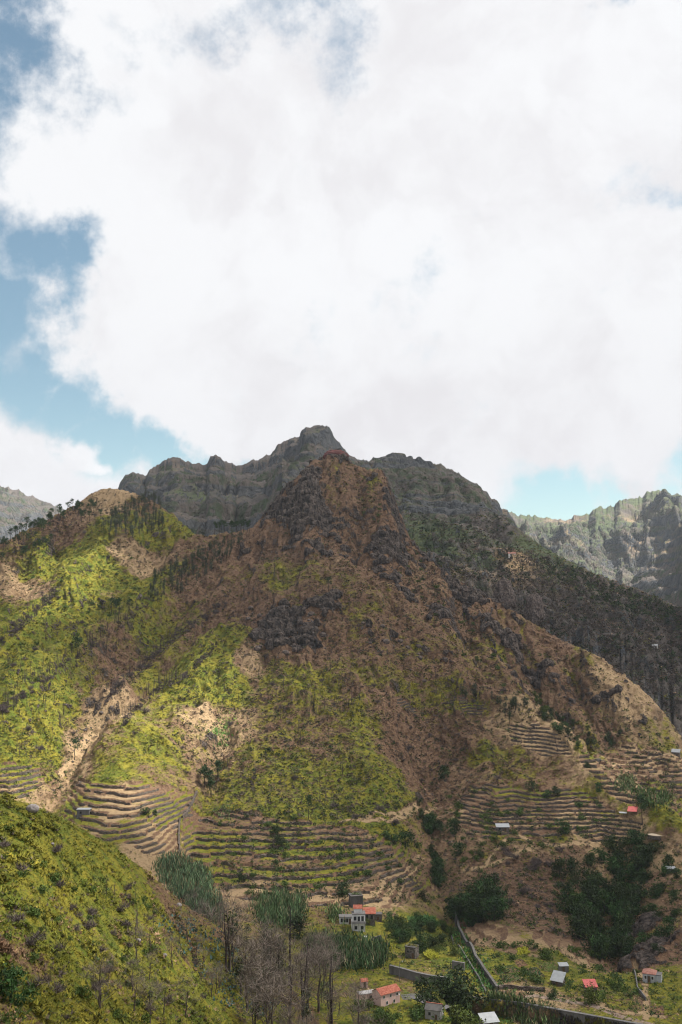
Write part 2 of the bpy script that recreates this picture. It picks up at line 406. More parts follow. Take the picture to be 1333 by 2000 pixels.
# cover samples: (px, py, green, dry-grass, rock)   0..1
COVER = [
    (655, 895, .1, 0, .9), (640, 940, .35, .1, .3), (690, 930, .75, 0, .1), (720, 945, .5, .1, .3), (745, 940, .1, .1, .7), (600, 960, .1, .1, .8), (590, 1030, .05, 0, 1), (610, 1060, .05, 0, 1), (620, 980, .1, 0, .9), (650, 1010, .1, .1, .6),
    (560, 1030, .05, 0, .6), (530, 1040, .1, .1, .6), (500, 1060, .1, .1, .5), (700, 1000, .15, .3, .3), (730, 1020, .25, .3, .3), (770, 1040, .1, .3, .6), (740, 1080, .05, .1, .9), (760, 1090, .05, .1, .9), (700, 1070, .1, .3, .5), (650, 1080, .2, .5, .2), (600, 1100, .3, .3, .2),
    (480, 1110, .35, .1, .2), (540, 1120, .4, .3, .1), (560, 1140, .7, .1, .05), (620, 1140, .75, .1, 0), (680, 1150, .8, .1, 0), (740, 1170, .4, .2, .1), (700, 1120, .2, .3, .3), (800, 1130, .05, .4, .4), (830, 1120, .05, .4, .4), (860, 1160, .1, .4, .4), (800, 1190, .2, .3, .3),
    (520, 1190, .05, .3, .7), (560, 1210, .05, .3, .85), (600, 1200, .05, .3, .85), (640, 1210, .1, .4, .7), (530, 1240, .05, .2, .9), (580, 1250, .05, .3, .85), (640, 1250, .1, .3, .6), (700, 1220, .3, .4, .2), (760, 1240, .3, .2, .5), (720, 1260, .3, .3, .5),
    (830, 1220, .6, .2, .1), (880, 1260, .4, .2, .2), (850, 1300, .3, .1, .3), (900, 1210, .2, .4, .3), (950, 1250, .4, .3, .2), (1000, 1270, .6, .2, .1), (1050, 1270, .6, .2, .1), (1100, 1270, .6, .2, .1), (1130, 1290, .4, .3, .1),
    (940, 1225, .1, .3, .85), (905, 1175, .1, .3, .8), (1000, 1250, .2, .4, .8), (1045, 1300, .1, .4, .85), (1090, 1360, .1, .5, .8), (870, 1210, .15, .3, .7), (1190, 1370, .1, .7, .85), (820, 1160, .1, .3, .75), (1170, 1310, .1, .9, .2), (1210, 1350, .1, .8, .5), (1240, 1380, .1, .8, .4), (1280, 1420, .4, .7, .1), (1100, 1330, .1, .3, .6), (1050, 1330, .1, .6, .4), (1080, 1380, .1, .6, .4), (1000, 1320, .2, .4, .5), (1140, 1380, .3, .3, .3), (1180, 1400, .6, .2, .1),
    (930, 1330, .3, .2, .2), (880, 1360, .4, .2, .1), (840, 1350, .5, .2, 0), (780, 1330, .4, .1, 0), (720, 1330, .4, .2, 0), (650, 1320, .3, .3, 0), (600, 1330, .4, .3, 0), (540, 1300, .5, .2, .1), (490, 1270, .05, .6, .3), (500, 1290, .05, .9, .2), (440, 1260, .7, .1, 0), (465, 1270, .95, 0, 0),
    (470, 1200, .2, .1, .1), (420, 1200, .3, .1, 0), (370, 1200, .5, .1, 0), (300, 1220, .75, .1, 0), (260, 1270, .4, .2, 0), (230, 1300, .25, .3, 0), (330, 1290, .5, .1, 0), (280, 1330, .6, .1, 0), (350, 1320, .9, .2, 0), (390, 1330, .95, .2, 0), (330, 1380, .6, .5, 0), (280, 1400, .55, .6, 0), (370, 1390, .35, .8, 0), (420, 1400, .1, .9, 0), (450, 1400, .2, .7, 0), (440, 1330, .8, .3, 0),
    (190, 1400, .05, .9, .2), (170, 1440, .05, .9, .2), (140, 1480, .1, .8, .1), (220, 1390, .1, .9, 0), (110, 1510, .2, .6, 0), (240, 1450, .6, .4, 0), (200, 1500, .85, .2, 0), (280, 1500, .6, .4, 0), (340, 1470, .6, .4, 0), (320, 1540, .6, .3, 0), (380, 1480, .3, .5, 0), (210, 1550, .4, .9, 0), (250, 1590, .3, .95, 0), (300, 1600, .3, .95, 0), (300, 1650, .1, 1, 0), (330, 1660, .15, 1, 0), (220, 1640, .6, .6, 0), (160, 1560, .6, .6, 0), (600, 1350, .45, .4, 0), (560, 1500, .5, .45, 0), (680, 1520, .55, .3, 0), (690, 1380, .45, .3, 0),
    (420, 1580, .6, .1, 0), (420, 1640, .8, .1, 0), (480, 1600, .6, .1, 0), (560, 1620, .65, .1, 0), (500, 1660, .6, .3, 0), (500, 1720, .2, .8, 0), (560, 1700, .3, .6, 0), (620, 1690, .6, .3, 0), (650, 1720, .2, .7, 0), (700, 1650, .4, .3, 0), (760, 1700, .15, .7, 0), (720, 1750, .1, .7, 0), (640, 1750, .4, .5, 0), (820, 1720, .3, .6, 0),
    (480, 1480, .5, .3, 0), (540, 1480, .4, .4, 0), (600, 1450, .25, .3, 0), (560, 1400, .3, .4, 0), (640, 1400, .3, .2, 0), (680, 1450, .4, .1, 0), (620, 1530, .45, .2, 0), (740, 1480, .6, .2, 0), (740, 1540, .7, .1, 0), (700, 1590, .7, .1, 0), (780, 1400, .1, .1, .1), (780, 1460, .1, .1, .1), (820, 1440, .05, .2, .2), (860, 1440, .15, .2, 0), (900, 1450, .1, .3, 0), (900, 1500, .1, .5, 0), (850, 1540, .15, .3, 0),
    (970, 1480, .6, .1, 0), (930, 1530, .15, .5, 0), (980, 1430, .15, .6, 0), (1030, 1430, .05, 1, 0), (1060, 1450, .1, 1, 0), (1100, 1480, .05, .9, 0), (1140, 1520, .05, .8, .2), (1050, 1510, .2, .3, 0), (1000, 1560, .4, .4, 0), (1050, 1590, .5, .3, 0), (980, 1600, .5, .3, 0), (1080, 1610, .6, .2, 0), (1130, 1600, .1, .9, 0), (1200, 1600, .2, .7, 0), (1230, 1620, .1, .9, 0), (1160, 1570, .2, .4, .2), (1270, 1610, .5, .4, 0),
    (900, 1590, .2, .4, 0), (900, 1640, .1, .5, 0), (960, 1640, .3, .3, 0), (1020, 1660, .05, .5, 0), (1000, 1720, .05, .15, .1), (1040, 1700, .05, .1, .1), (980, 1760, .1, .1, .1), (1050, 1760, .05, .1, .1), (1120, 1670, .1, .4, 0), (1180, 1720, .3, 0, .1), (1280, 1700, .1, .3, .4), (1310, 1780, .3, .2, .6), (1270, 1780, .3, 0, .6), (1230, 1820, .2, 0, .6), (1300, 1840, .1, .2, .7), (1320, 1740, .1, .5, .3), (1300, 1650, .1, .9, .1), (1333, 1680, .1, .8, .2),
    (1200, 1480, .5, .5, 0), (1260, 1460, .4, .8, 0), (1320, 1500, .4, .8, 0), (1140, 1500, .7, .3, 0), (1180, 1560, .5, .6, 0), (1240, 1520, .4, .7, 0), (1300, 1560, .7, .2, 0), (1330, 1610, .8, .1, 0), (1250, 1560, .3, .7, 0),
    (700, 1760, .3, .5, 0), (760, 1810, .9, .1, 0), (720, 1850, .6, .3, 0), (800, 1790, .8, .2, 0), (840, 1840, .85, .2, 0), (780, 1880, .4, .6, 0), (820, 1890, .3, .7, 0), (640, 1800, .4, .3, 0), (850, 1920, .5, .4, 0), (740, 1980, .85, .1, 0), (800, 1960, .8, .1, 0), (680, 1900, .5, .3, 0),
    (920, 1830, .4, .5, 0), (960, 1820, .3, .5, .1), (1000, 1850, .7, .4, 0), (1080, 1850, .5, .6, 0), (1140, 1870, .4, .6, 0), (960, 1880, .8, .1, 0), (1020, 1900, .8, .1, 0), (1100, 1890, .7, .3, 0), (1150, 1920, .4, .5, 0), (1000, 1940, .1, .8, 0), (1060, 1950, .15, .8, 0), (1130, 1960, .3, .7, 0), (1200, 1930, .7, .2, 0), (1250, 1960, .4, .5, 0), (1310, 1900, .7, .2, 0), (1310, 1960, .8, .1, 0), (900, 1990, .9, .1, 0), (1000, 1990, .9, .1, 0), (1200, 1990, .5, .3, 0),
    (205, 965, .1, 1, 0), (235, 960, .1, 1, 0), (180, 975, .2, .8, .2), (150, 1000, .2, .4, .2), (100, 1030, .3, .2, 0), (50, 1050, .4, .1, 0), (280, 1000, .3, .1, 0), (320, 1020, .7, 0, 0), (360, 1045, .7, .1, .1), (270, 1040, .8, .1, 0),
    (240, 1070, .1, .9, 0), (290, 1085, .1, .9, .1), (330, 1080, .1, .7, 0), (370, 1060, .2, .4, .1), (330, 1050, .5, .2, 0), (200, 1060, .9, .2, 0), (190, 1100, .95, .1, 0), (230, 1120, .95, .1, 0), (250, 1150, .8, .3, 0), (215, 1145, .4, .8, 0), (280, 1130, .8, .1, 0), (150, 1090, .9, .1, 0), (100, 1090, .9, .1, 0), (50, 1100, .6, .4, 0), (60, 1130, .1, .7, .1), (50, 1170, .1, .7, .1), (20, 1120, .2, .8, 0), (10, 1180, .6, .3, 0), (160, 1150, .9, .2, 0), (140, 1190, .9, .2, 0), (90, 1220, .8, .2, 0), (180, 1200, .8, .3, 0), (40, 1260, .9, 0, 0), (0, 1240, .9, 0, 0), (80, 1270, .6, .4, 0), (10, 1300, .7, .2, 0),
    (380, 1090, .3, .3, .1), (420, 1090, .2, .2, .1), (450, 1080, .2, .1, .2), (400, 1140, .3, .1, 0), (100, 1330, .8, .2, 0), (130, 1360, .85, .2, 0), (60, 1380, .85, .1, 0), (30, 1420, .8, .1, 0), (100, 1430, .75, .2, 0), (180, 1320, .6, .2, 0), (140, 1420, .4, .5, 0), (60, 1480, .6, .3, 0), (20, 1500, .8, .2, 0), (50, 1530, .4, .8, 0), (0, 1560, .5, .8, 0), (110, 1300, .8, .2, 0), (200, 1350, .1, .3, 0)]


def cover_field(sheet, samples, wx=16.0, wy=26.0, cell=9.0, warp=1.0):
    P = []
    for c in samples:
        d = sheet.drop(c[0], c[1])
        if d is not None: P.append((d[0], d[1]) + c[2:])
    P = np.array(P)
    x0, x1, y0, y1 = sheet.X.min(), sheet.X.max(), sheet.Y.min(), sheet.Y.max()
    gx = np.arange(x0, x1 + cell, cell); gy = np.arange(y0, y1 + cell, cell)
    GX, GY = np.meshgrid(gx, gy)
    sc = (GY / 500.0)
    num = np.zeros(GX.shape + (P.shape[1] - 2,)); den = np.full(GX.shape, 1e-12)
    for p in P:
        k = p[1] / 500.0
        r2 = ((GX - p[0]) / (wx * k)) ** 2 + ((GY - p[1]) / (wy * k)) ** 2
        wt = 1.0 / (r2 + .05) ** 2.2
        num += wt[..., None] * p[2:]; den += wt
    num /= den[..., None]
    wx_ = fbm(sheet.X, sheet.Y, 30, 3, seed=11) * 12 * warp; wy_ = fbm(sheet.X, sheet.Y, 30, 3, seed=12) * 16 * warp
    fx = np.clip((sheet.X + wx_ - gx[0]) / cell, 0, len(gx) - 1.01); fy = np.clip((sheet.Y + wy_ - gy[0]) / cell, 0, len(gy) - 1.01)
    i = fy.astype(int); j = fx.astype(int); a = (fy - i)[..., None]; b = (fx - j)[..., None]
    o = (num[i, j] * (1 - a) + num[i + 1, j] * a) * (1 - b) + (num[i, j + 1] * (1 - a) + num[i + 1, j + 1] * a) * b
    return [o[..., k] for k in range(o.shape[-1])]


main.Z = Z0
G_, T_, K_ = cover_field(main, COVER)


def poly_mask(sheet, poly, blur=0):
    """soft plan-view polygon whose corners are found on the ground"""
    c = []
    for (px, py) in poly:
        d = sheet.drop(px, py)
        if d is not None: c.append(d[:2])
    c = np.array(c)
    ii, jj = np.where((sheet.Y > c[:, 1].min()) & (sheet.Y < c[:, 1].max()) & (sheet.X > c[:, 0].min()) & (sheet.X < c[:, 0].max()))
    M = np.zeros_like(sheet.X)
    if len(ii) == 0: return M
    x = sheet.X[ii, jj]; y = sheet.Y[ii, jj]; ins = np.zeros(len(x), bool)
    for a in range(len(c)):
        x1, y1 = c[a]; x2, y2 = c[(a + 1) % len(c)]
        cr = ((y1 > y) != (y2 > y)) & (x < (x2 - x1) * (y - y1) / (y2 - y1 + 1e-9) + x1)
        ins ^= cr
    M[ii, jj] = ins
    for _ in range(blur):
        M = (M + np.roll(M, 1, 0) + np.roll(M, -1, 0) + np.roll(M, 1, 1) + np.roll(M, -1, 1)) / 5
    return M


def line_dist(sheet, pl):
    """plan distance from the ground to a line drawn over it"""
    pp = [sheet.drop(*p) for p in pl]; pp = [p for p in pp if p is not None]
    D_ = np.full(sheet.X.shape, 1e3)
    for a, b_ in zip(pp[:-1], pp[1:]):
        lo = np.minimum(a, b_) - 90; hi = np.maximum(a, b_) + 90
        i0, i1 = np.searchsorted(sheet.Yr, [lo[1], hi[1]])
        xs, ys = sheet.X[i0:i1], sheet.Y[i0:i1]; d = b_[:2] - a[:2]; L2 = (d ** 2).sum() + 1e-6
        u = np.clip(((xs - a[0]) * d[0] + (ys - a[1]) * d[1]) / L2, 0, 1)
        D_[i0:i1] = np.minimum(D_[i0:i1], np.hypot(xs - a[0] - u * d[0], ys - a[1] - u * d[1]))
    return D_


CREST = [([(200, 1045), (170, 1110), (115, 1145), (60, 1200), (0, 1255)], 9), ([(440, 1060), (350, 1120), (285, 1165), (225, 1205), (150, 1262), (70, 1312), (0, 1370)], 11), ([(460, 1130), (420, 1180), (340, 1255), (260, 1320), (200, 1372)], 8),
         ([(520, 1130), (430, 1240), (370, 1310), (300, 1352), (240, 1412), (200, 1465)], 10), ([(655, 920), (680, 970), (720, 1030), (790, 1110), (860, 1200), (920, 1290)], 7), ([(960, 1340), (1010, 1380), (1067, 1425), (1107, 1455), (1147, 1500), (1187, 1535), (1257, 1570), (1312, 1620)], 6), ([(740, 1175), (790, 1260), (880, 1340), (960, 1380)], 5), ([(905, 1150), (925, 1220), (960, 1300), (1000, 1360)], 9), ([(1017, 1208), (1055, 1280), (1105, 1360), (1150, 1425)], 9), ([(1140, 1275), (1180, 1340), (1225, 1410)], 6), ([(700, 930), (740, 1010), (790, 1080), (850, 1150)], 6), ([(600, 960), (560, 1050), (520, 1120)], 5)]
GULLY = [([(400, 1150), (310, 1225), (240, 1295), (190, 1345)], 9), ([(470, 1190), (400, 1235), (330, 1310), (280, 1358), (200, 1415), (150, 1472), (110, 1520), (80, 1560)], 12), ([(330, 1070), (260, 1130), (190, 1190), (110, 1240), (40, 1290)], 9), ([(130, 1075), (70, 1130), (0, 1170)], 7),
         ([(500, 1285), (455, 1380), (425, 1450), (405, 1500), (390, 1560), (370, 1620), (352, 1680)], 9), ([(820, 1480), (840, 1560), (850, 1650), (870, 1740), (885, 1800)], 9), ([(930, 1240), (1000, 1305), (1060, 1365), (1110, 1415), (1160, 1460)], 8), ([(880, 1130), (890, 1200), (920, 1280), (960, 1345)], 11), ([(985, 1195), (1020, 1270), (1070, 1360), (1110, 1415)], 11), ([(1090, 1255), (1130, 1330), (1175, 1410)], 9), ([(640, 960), (690, 1060), (730, 1130), (770, 1180)], 6), ([(1230, 1640), (1200, 1720), (1195, 1800), (1200, 1850)], 9)]
main.Z = Z0
LD = 0
for pl, A in CREST: LD = LD + A * 1.15 * np.exp(-line_dist(main, pl) / 15.0)
for pl, A in GULLY: LD = LD - A * 1.3 * np.exp(-line_dist(main, pl) / 17.0)
Z = Z + LD
flat = sst(Z0, -100, -116)                                   # 1 on the valley floor
flat = flat * sst(Y, 460, 420)
amp = 1 - .85 * flat
# gullies, rills and hummocks
wp = fbm(X, Y, 45, 3, seed=3) * 22
Z = Z + amp * sst(Y, 430, 620) * (ridged(X + wp, Y * .45, 46, 4, .5, 4) - .45) * 15
Z = Z + amp * (ridged(X + wp * .5, Y * .5 + wp, 17, 4, .5, 5) - .45) * (1.3 + 2.4 * sst(Y, 500, 750))
Z = Z + amp * fbm(X, Y, 9, 4, .55, 6) * (1.0 + 1.0 * sst(Y, 520, 760))
# crags where the rock shows
crag = ridged(X * 1.0, Y * .8, 13, 5, .6, 8) - .5
blk = np.abs(pn(X / 7.0 + 3, Y / 11.0)) + .6 * np.abs(pn(X / 3.1, Y / 5.0 + 9))
rockm = sst(K_ * .9 + fbm(X, Y, 26, 4, .6, seed=9) * .95, .48, .72)
Z = Z + rockm * (crag * 2.5 + (.5 - blk) * 1.5) * sst(Y, 350, 600)
# bands of low cliffs (strata) on the rocky ground
hs = 7.0
q = (Z + fbm(X, Y, 60, 3, seed=21) * 7) / hs; f = q - np.floor(q)
Z = Z + rockm * .6 * hs * (sst(f, .30, .62) - f)
# summit block
sx_, sy_, _ = at(657, 886, 885)
bl = 0 * np.exp(-(((X - sx_) / 9.5) ** 2 + ((Y - sy_) / 9) ** 2) ** 2)
Z = Z + bl * (5 + 3 * blk)

# the walled river bed in front of the valley floor
main.Z = Z
_w = [main.drop(*p) for p in [(872, 1932), (931, 1945), (1016, 1958), (1128, 1979), (1247, 2001), (1400, 2030)]]
_wx = np.array([p[0] for p in _w]); _wy = np.array([p[1] for p in _w])
RIVER_TOP = float(np.mean([p[2] for p in _w]))
edge = np.interp(X, _wx, _wy) + 0 * X
dig = sst(Y, edge, edge - 1.2) * (X > _wx[0] - 3) 
Z = np.where(dig > 0, Z * (1 - dig) + (RIVER_TOP - 4.6 + fbm(X, Y, 8, 3, seed=91) * .4) * dig, Z)

main.Z = Z
fit_crest(main, MR, 170)
Z = main.Z
# hill-side farming terraces: stepped treads; the dry stone walls are built on the steps afterwards
TERR = [  # (name for the label, polygon in the photo, step height)
    ('below the left lit slope', [(140, 1530), (230, 1532), (330, 1535), (385, 1548), (352, 1600), (350, 1672), (290, 1672), (200, 1640), (120, 1600)], 1.75),
    ('right of the gully below the central slope', [(358, 1568), (440, 1575), (520, 1595), (640, 1610), (740, 1630), (800, 1660), (848, 1690), (852, 1740), (770, 1775), (700, 1768), (560, 1772), (430, 1750), (370, 1690), (354, 1640)], 1.8),
    ('on the mid slope right of the centre', [(905, 1540), (1150, 1545), (1200, 1580), (1260, 1600), (1250, 1625), (1100, 1625), (1090, 1640), (920, 1640), (890, 1590)], 1.7),
    ('on the upper tan brow', [(990, 1412), (1060, 1412), (1110, 1452), (1130, 1480), (1060, 1475), (1000, 1455)], 1.7),
    ('in the side valley behind the spur', [(1130, 1482), (1180, 1462), (1250, 1462), (1333, 1482), (1400, 1530), (1400, 1610), (1333, 1595), (1230, 1570), (1180, 1540)], 2.1),
    ('above the vegetable plots', [(905, 1800), (960, 1795), (1010, 1822), (1090, 1818), (1180, 1850), (1165, 1895), (1060, 1872), (1000, 1865), (905, 1850)], 1.6),
    ('on the bright middle flank', [(760, 1330), (900, 1340), (960, 1380), (930, 1400), (840, 1375), (760, 1360)], 1.6),
    ('on the lower left lit edge', [(0, 1490), (80, 1495), (90, 1530), (40, 1560), (0, 1560)], 2.0),
]
main.Z = Z
tz = []
Zt = Z.copy(); TM = np.zeros_like(Z); TF = np.zeros_like(Z); TQ = np.zeros_like(Z)
Zs = Z.copy()
for _ in range(10):
    Zs[1:-1, 1:-1] = (Zs[1:-1, 1:-1] * 2 + Zs[:-2, 1:-1] + Zs[2:, 1:-1] + Zs[1:-1, :-2] + Zs[1:-1, 2:]) / 6
for k, (nm, poly, h) in enumerate(TERR):
    M = poly_mask(main, poly, 6) * (Y < 675); M = sst(M, .3, .7)
    warp_ = fbm(X, Y, 40, 2, seed=30 + k) * .9 + np.floor(fbm(X, Y, 55, 2, seed=50 + k) * 5) * .45
    q = (Zs + warp_) / h; fl = np.floor(q); f = q - fl
    zz = h * (fl + np.where(f < .78, .12 * f / .78, .12 + .88 * (f - .78) / .22)) - warp_
    Zt = Zt * (1 - M) + zz * M
    tz.append((nm, M, q, h, warp_)); TF = np.where(M > .5, f, TF); TQ = np.where(M > .5, fl + 31 * k, TQ)
    TM = np.maximum(TM, M)
Z = Zt
main.Z = Z

# ================================================================== materials
def mat(name, rough=.9, spec=.15):
    m = bpy.data.materials.new(name); m.use_nodes = True
    t = NT(m.node_tree)
    b = t.n('ShaderNodeBsdfPrincipled'); o = t.n('ShaderNodeOutputMaterial'); t.l(b.outputs[0], o.inputs[0])
    b.inputs['Roughness'].default_value = rough; b.inputs['Specular IOR Level'].default_value = spec
    return m, t, b


def bump(t, b, h, strength, dist):
    n = t.n('ShaderNodeBump'); n.inputs['Strength'].default_value = strength; n.inputs['Distance'].default_value = dist
    t.l(h, n.inputs['Height']); t.l(n.outputs[0], b.inputs['Normal'])


FERN_Y = (.205, .178, .020); FERN_G = (.085, .112, .012); FERN_D = (.028, .048, .008)
BRACK = (.112, .064, .042); BRACK2 = (.215, .135, .080); TAN = (.34, .24, .135); SOIL = (.09, .05, .032)
ROCK = (.034, .029, .028); ROCK2 = (.125, .098, .086); ROCKL = (.30, .265, .245)


def ground_material(name, scale=1.0, strata=0.0, far=0):
    m, t, b = mat(name)
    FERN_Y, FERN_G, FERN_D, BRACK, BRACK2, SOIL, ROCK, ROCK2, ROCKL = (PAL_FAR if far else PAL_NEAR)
    P = t.n('ShaderNodeNewGeometry').outputs['Position']
    g = t.attr('green'); ty = t.attr('dry'); k = t.attr('rock')
    n1 = t.noise(P, .035 * scale, 8, .62).outputs['Fac']; n2 = t.noise(P, .16 * scale, 8, .65).outputs['Fac']; n3 = t.noise(P, .8 * scale, 6, .65).outputs['Fac']
    nn = t.math('ADD', t.math('MULTIPLY', n1, .35), t.math('ADD', t.math('MULTIPLY', n2, .4), t.math('MULTIPLY', n3, .25)))
    gm = t.mr(t.math('SUBTRACT', t.math('ADD', g, t.math('MULTIPLY', t.math('SUBTRACT', nn, .5), 2.6)), .5), -.12, .14)
    green = t.mix(t.mr(n2, .35, .65), FERN_G, FERN_Y)
    green = t.mix(t.mr(n3, .52, .75), green, FERN_D)
    brown = t.mix(t.mr(n3, .35, .7), BRACK, BRACK2)
    brown = t.mix(t.mr(n1, .5, .7), brown, SOIL)
    brown = t.mix(t.mr(t.math('ADD', ty, t.math('MULTIPLY', t.math('SUBTRACT', n2, .5), 1.2)), .3, .95), brown, TAN)
    veg = t.mix(gm, brown, green)
    v = t.n('ShaderNodeTexVoronoi'); v.inputs['Scale'].default_value = .35 * scale; t.l(P, v.inputs['Vector'])
    st = t.n('ShaderNodeMapping'); t.l(P, st.inputs[0]); st.inputs['Scale'].default_value = (.35, .35, .06)
    ns = t.noise(st.outputs[0], .9 * scale, 7, .75).outputs['Fac']
    rock = t.mix(t.mr(ns, .42, .56), ROCK, ROCK2)
    rock = t.mix(t.mr(ns, .57, .72), rock, ROCKL)
    if strata:
        sm = t.n('ShaderNodeMapping'); t.l(P, sm.inputs[0]); sm.inputs['Scale'].default_value = (.0025, .0025, strata)
        nz = t.noise(sm.outputs[0], 1.0, 5, .6).outputs['Fac']
        rock = t.mix(t.mr(nz, .47, .55), rock, t.mix(t.mr(n2, .4, .6), FERN_G, BRACK2))
    km = t.mr(t.math('ADD', k, t.math('MULTIPLY', t.math('SUBTRACT', nn, .5), 2.6)), .42, .58)
    col = t.mix(km, veg, rock)
    t.l(col, b.inputs['Base Color'])
    v2 = t.n('ShaderNodeTexVoronoi'); v2.feature = 'DISTANCE_TO_EDGE'; v2.inputs['Scale'].default_value = .22 * scale; t.l(t.vmath('ADD', P, t.vmath('SCALE', t.noise(P, .3 * scale, 4, .6).outputs['Color'], scale=4.0 / scale)), v2.inputs['Vector'])
    h = t.math('ADD', t.math('MULTIPLY', n3, .5), t.math('MULTIPLY', n2, 1.4))
    h = t.math('ADD', h, t.math('MULTIPLY', t.noise(P, 2.6 * scale, 4, .7).outputs['Fac'], .35))
    h = t.math('ADD', h, t.math('MULTIPLY', km, t.math('ADD', t.math('MULTIPLY', t.mr(v2.outputs[0], 0, .25), 1.3), t.math('MULTIPLY', ns, 3.0))))
    bump(t, b, h, 1.0, (.5 if far else 1.7) / scale)
    return m


PAL_NEAR = (FERN_Y, FERN_G, FERN_D, BRACK, BRACK2, SOIL, ROCK, ROCK2, ROCKL)
PAL_FAR = ((.080, .098, .045), (.050, .068, .036), (.030, .042, .028), (.068, .060, .056), (.115, .096, .084), (.045, .044, .044), (.042, .048, .056), (.085, .088, .092), (.15, .15, .15))  # bluish greys: part of the distance haze is mixed into these colours
M_main = ground_material('hillside', 1.0)
M_near = ground_material('near_hillside', 2.0)
M_far = ground_material('far_mountain', .22, .035, 1)
M_mid = ground_material('middle_mountain', .5, .05, 1)

# rock by slope plus the rock samples
main.Z = Z
sl_, gxs, gys = main.slope()
rockA = np.clip(rockm * .68 + K_ * .10 + .45 * sst(sl_, 1.15, 1.9), 0, 1) * (1 - TM)
dryA = np.clip(T_ + fbm(X, Y, 12, 3, seed=41) * .25, 0, 1)
greenA = np.clip(G_ * .90 + .03 * sst(X, -90, -40) * sst(X, 160, 60) * sst(Y, 720, 640) + .07 * sst(G_, .12, .25), 0, 1)
tread = np.sin(TQ * 12.9898) * 43758.5453; tread = tread - np.floor(tread)      # one crop or fallow state for each tread
tr2 = np.sin(TQ * 78.233) * 12543.23; tr2 = tr2 - np.floor(tr2)
ton = TM > .5
greenA = np.where(ton, np.clip(greenA + (tread - .58) * .75 + fbm(X, Y, 22, 2, seed=61) * .5, 0, 1), greenA)
dryA = np.where(ton, np.clip(dryA + .15 + (tr2 - .5) * .6, 0, 1), dryA)
riser = ton & (TF > .74)
greenA = np.where(riser, greenA * .3, greenA); dryA = np.where(riser, .1, dryA)

# ---- footpaths, beaten flat and bare (px polylines)
PATHS = [([(880, 1600), (905, 1585), (830, 1590), (760, 1605), (700, 1603)], .9), ([(925, 1697), (960, 1690), (1000, 1672), (1030, 1660), (1038, 1645), (1010, 1630)], 1.6), ([(1030, 1658), (1090, 1652), (1190, 1645), (1220, 1640)], 1.5),
         ([(230, 1350), (205, 1385), (185, 1410), (168, 1445), (140, 1485), (118, 1515)], 1.5), ([(850, 1578), (780, 1592), (700, 1600), (668, 1605)], .8), ([(1020, 1645), (990, 1640), (940, 1700)], .6),
         ([(1240, 1880), (1262, 1930), (1262, 1990)], .8), ([(1150, 1950), (1200, 1975), (1290, 1985)], 1.6)]
PM = np.zeros_like(Z)
for pl, wd in PATHS:
    pp = [main.drop(*p) for p in pl]; pp = [p for p in pp if p is not None]
    for a, b_ in zip(pp[:-1], pp[1:]):
        lo = np.minimum(a, b_) - 8; hi = np.maximum(a, b_) + 8
        i0, i1 = np.searchsorted(main.Yr, [lo[1], hi[1]])
        xs, ys = X[i0:i1], Y[i0:i1]
        d = b_[:2] - a[:2]; L2 = (d ** 2).sum() + 1e-6
        u = np.clip(((xs - a[0]) * d[0] + (ys - a[1]) * d[1]) / L2, 0, 1)
        dist = np.hypot(xs - a[0] - u * d[0], ys - a[1] - u * d[1]) + fbm(xs, ys, 4, 2, seed=60) * 1.2
        PM[i0:i1] = np.maximum(PM[i0:i1], sst(dist, wd + .8, wd * .5))
greenA = greenA * (1 - .12 * sst(X, -60, 20) * sst(Y, 620, 680)); greenA = np.clip(greenA + (.10 - .30 * (G_ > .45) * sst(Y, 640, 700)) * sst(X, -80, -20) * (1 - TM) * (rockm < .4), 0, 1); greenA = greenA * (1 - PM); dryA = np.maximum(dryA, PM * .95); rockA = rockA * (1 - PM)

main.build('hillside', M_main, {'green': greenA, 'dry': dryA, 'rock': rockA}, crag=(np.clip(rockA * 1.25 - .1, 0, 1) * (1 - TM), 12.0, 3.0))

# ================================================================== near hill on the left
NR = [(-60, 1540, 140), (0, 1555, 150), (60, 1571, 158), (110, 1592, 165), (150, 1614, 172), (190, 1636, 180), (230, 1660, 186), (270, 1690, 192), (310, 1722, 197), (350, 1760, 202), (390, 1786, 206), (430, 1812, 211), (465, 1845, 214), (500, 1885, 217), (550, 1925, 219), (600, 1965, 220), (660, 2010, 220), (740, 2080, 220)]
NC = [(0, 2000, 86), (200, 2000, 112), (400, 2000, 147), (550, 2000, 178), (-80, 2000, 78), (0, 1800, 112), (200, 1800, 147), (350, 1880, 172), (100, 1700, 139), (250, 1900, 137), (450, 1930, 187), (0, 1650, 132), (-80, 1700, 115), (200, 2120, 98), (0, 2120, 72), (400, 2120, 130), (600, 2120, 175), (300, 1790, 178), (-200, 1900, 80), (-200, 1540, 120), (-200, 2120, 60)]
npt = [at(*p) for p in NR + NC]
for p in NR:
    x, y, z = at(*p); npt.append((x * 1.1 + 6, y + 28, z - 17)); npt.append((x * 1.2 + 14, y + 75, z - 52)); npt.append((x * 1.2 + 20, y + 130, -112))
near = Sheet(geo(38, 330, .0018), np.linspace(-.62, .16, 860))
nZ = rbf(npt, near.X, near.Y, 4.0, .03)
nZ = nZ + (ridged(near.X, near.Y, 26, 3, .5, 71) - .5) * 2.4 + fbm(near.X, near.Y, 7, 4, .5, 72) * .9 + fbm(near.X, near.Y, 1.6, 3, .5, 73) * .22
nZ = np.minimum(nZ, 5) - 30 * sst(near.s[None, :] + 0 * nZ, .07, .16)
near.Z = nZ
fit_crest(near, NR, 45, 15)
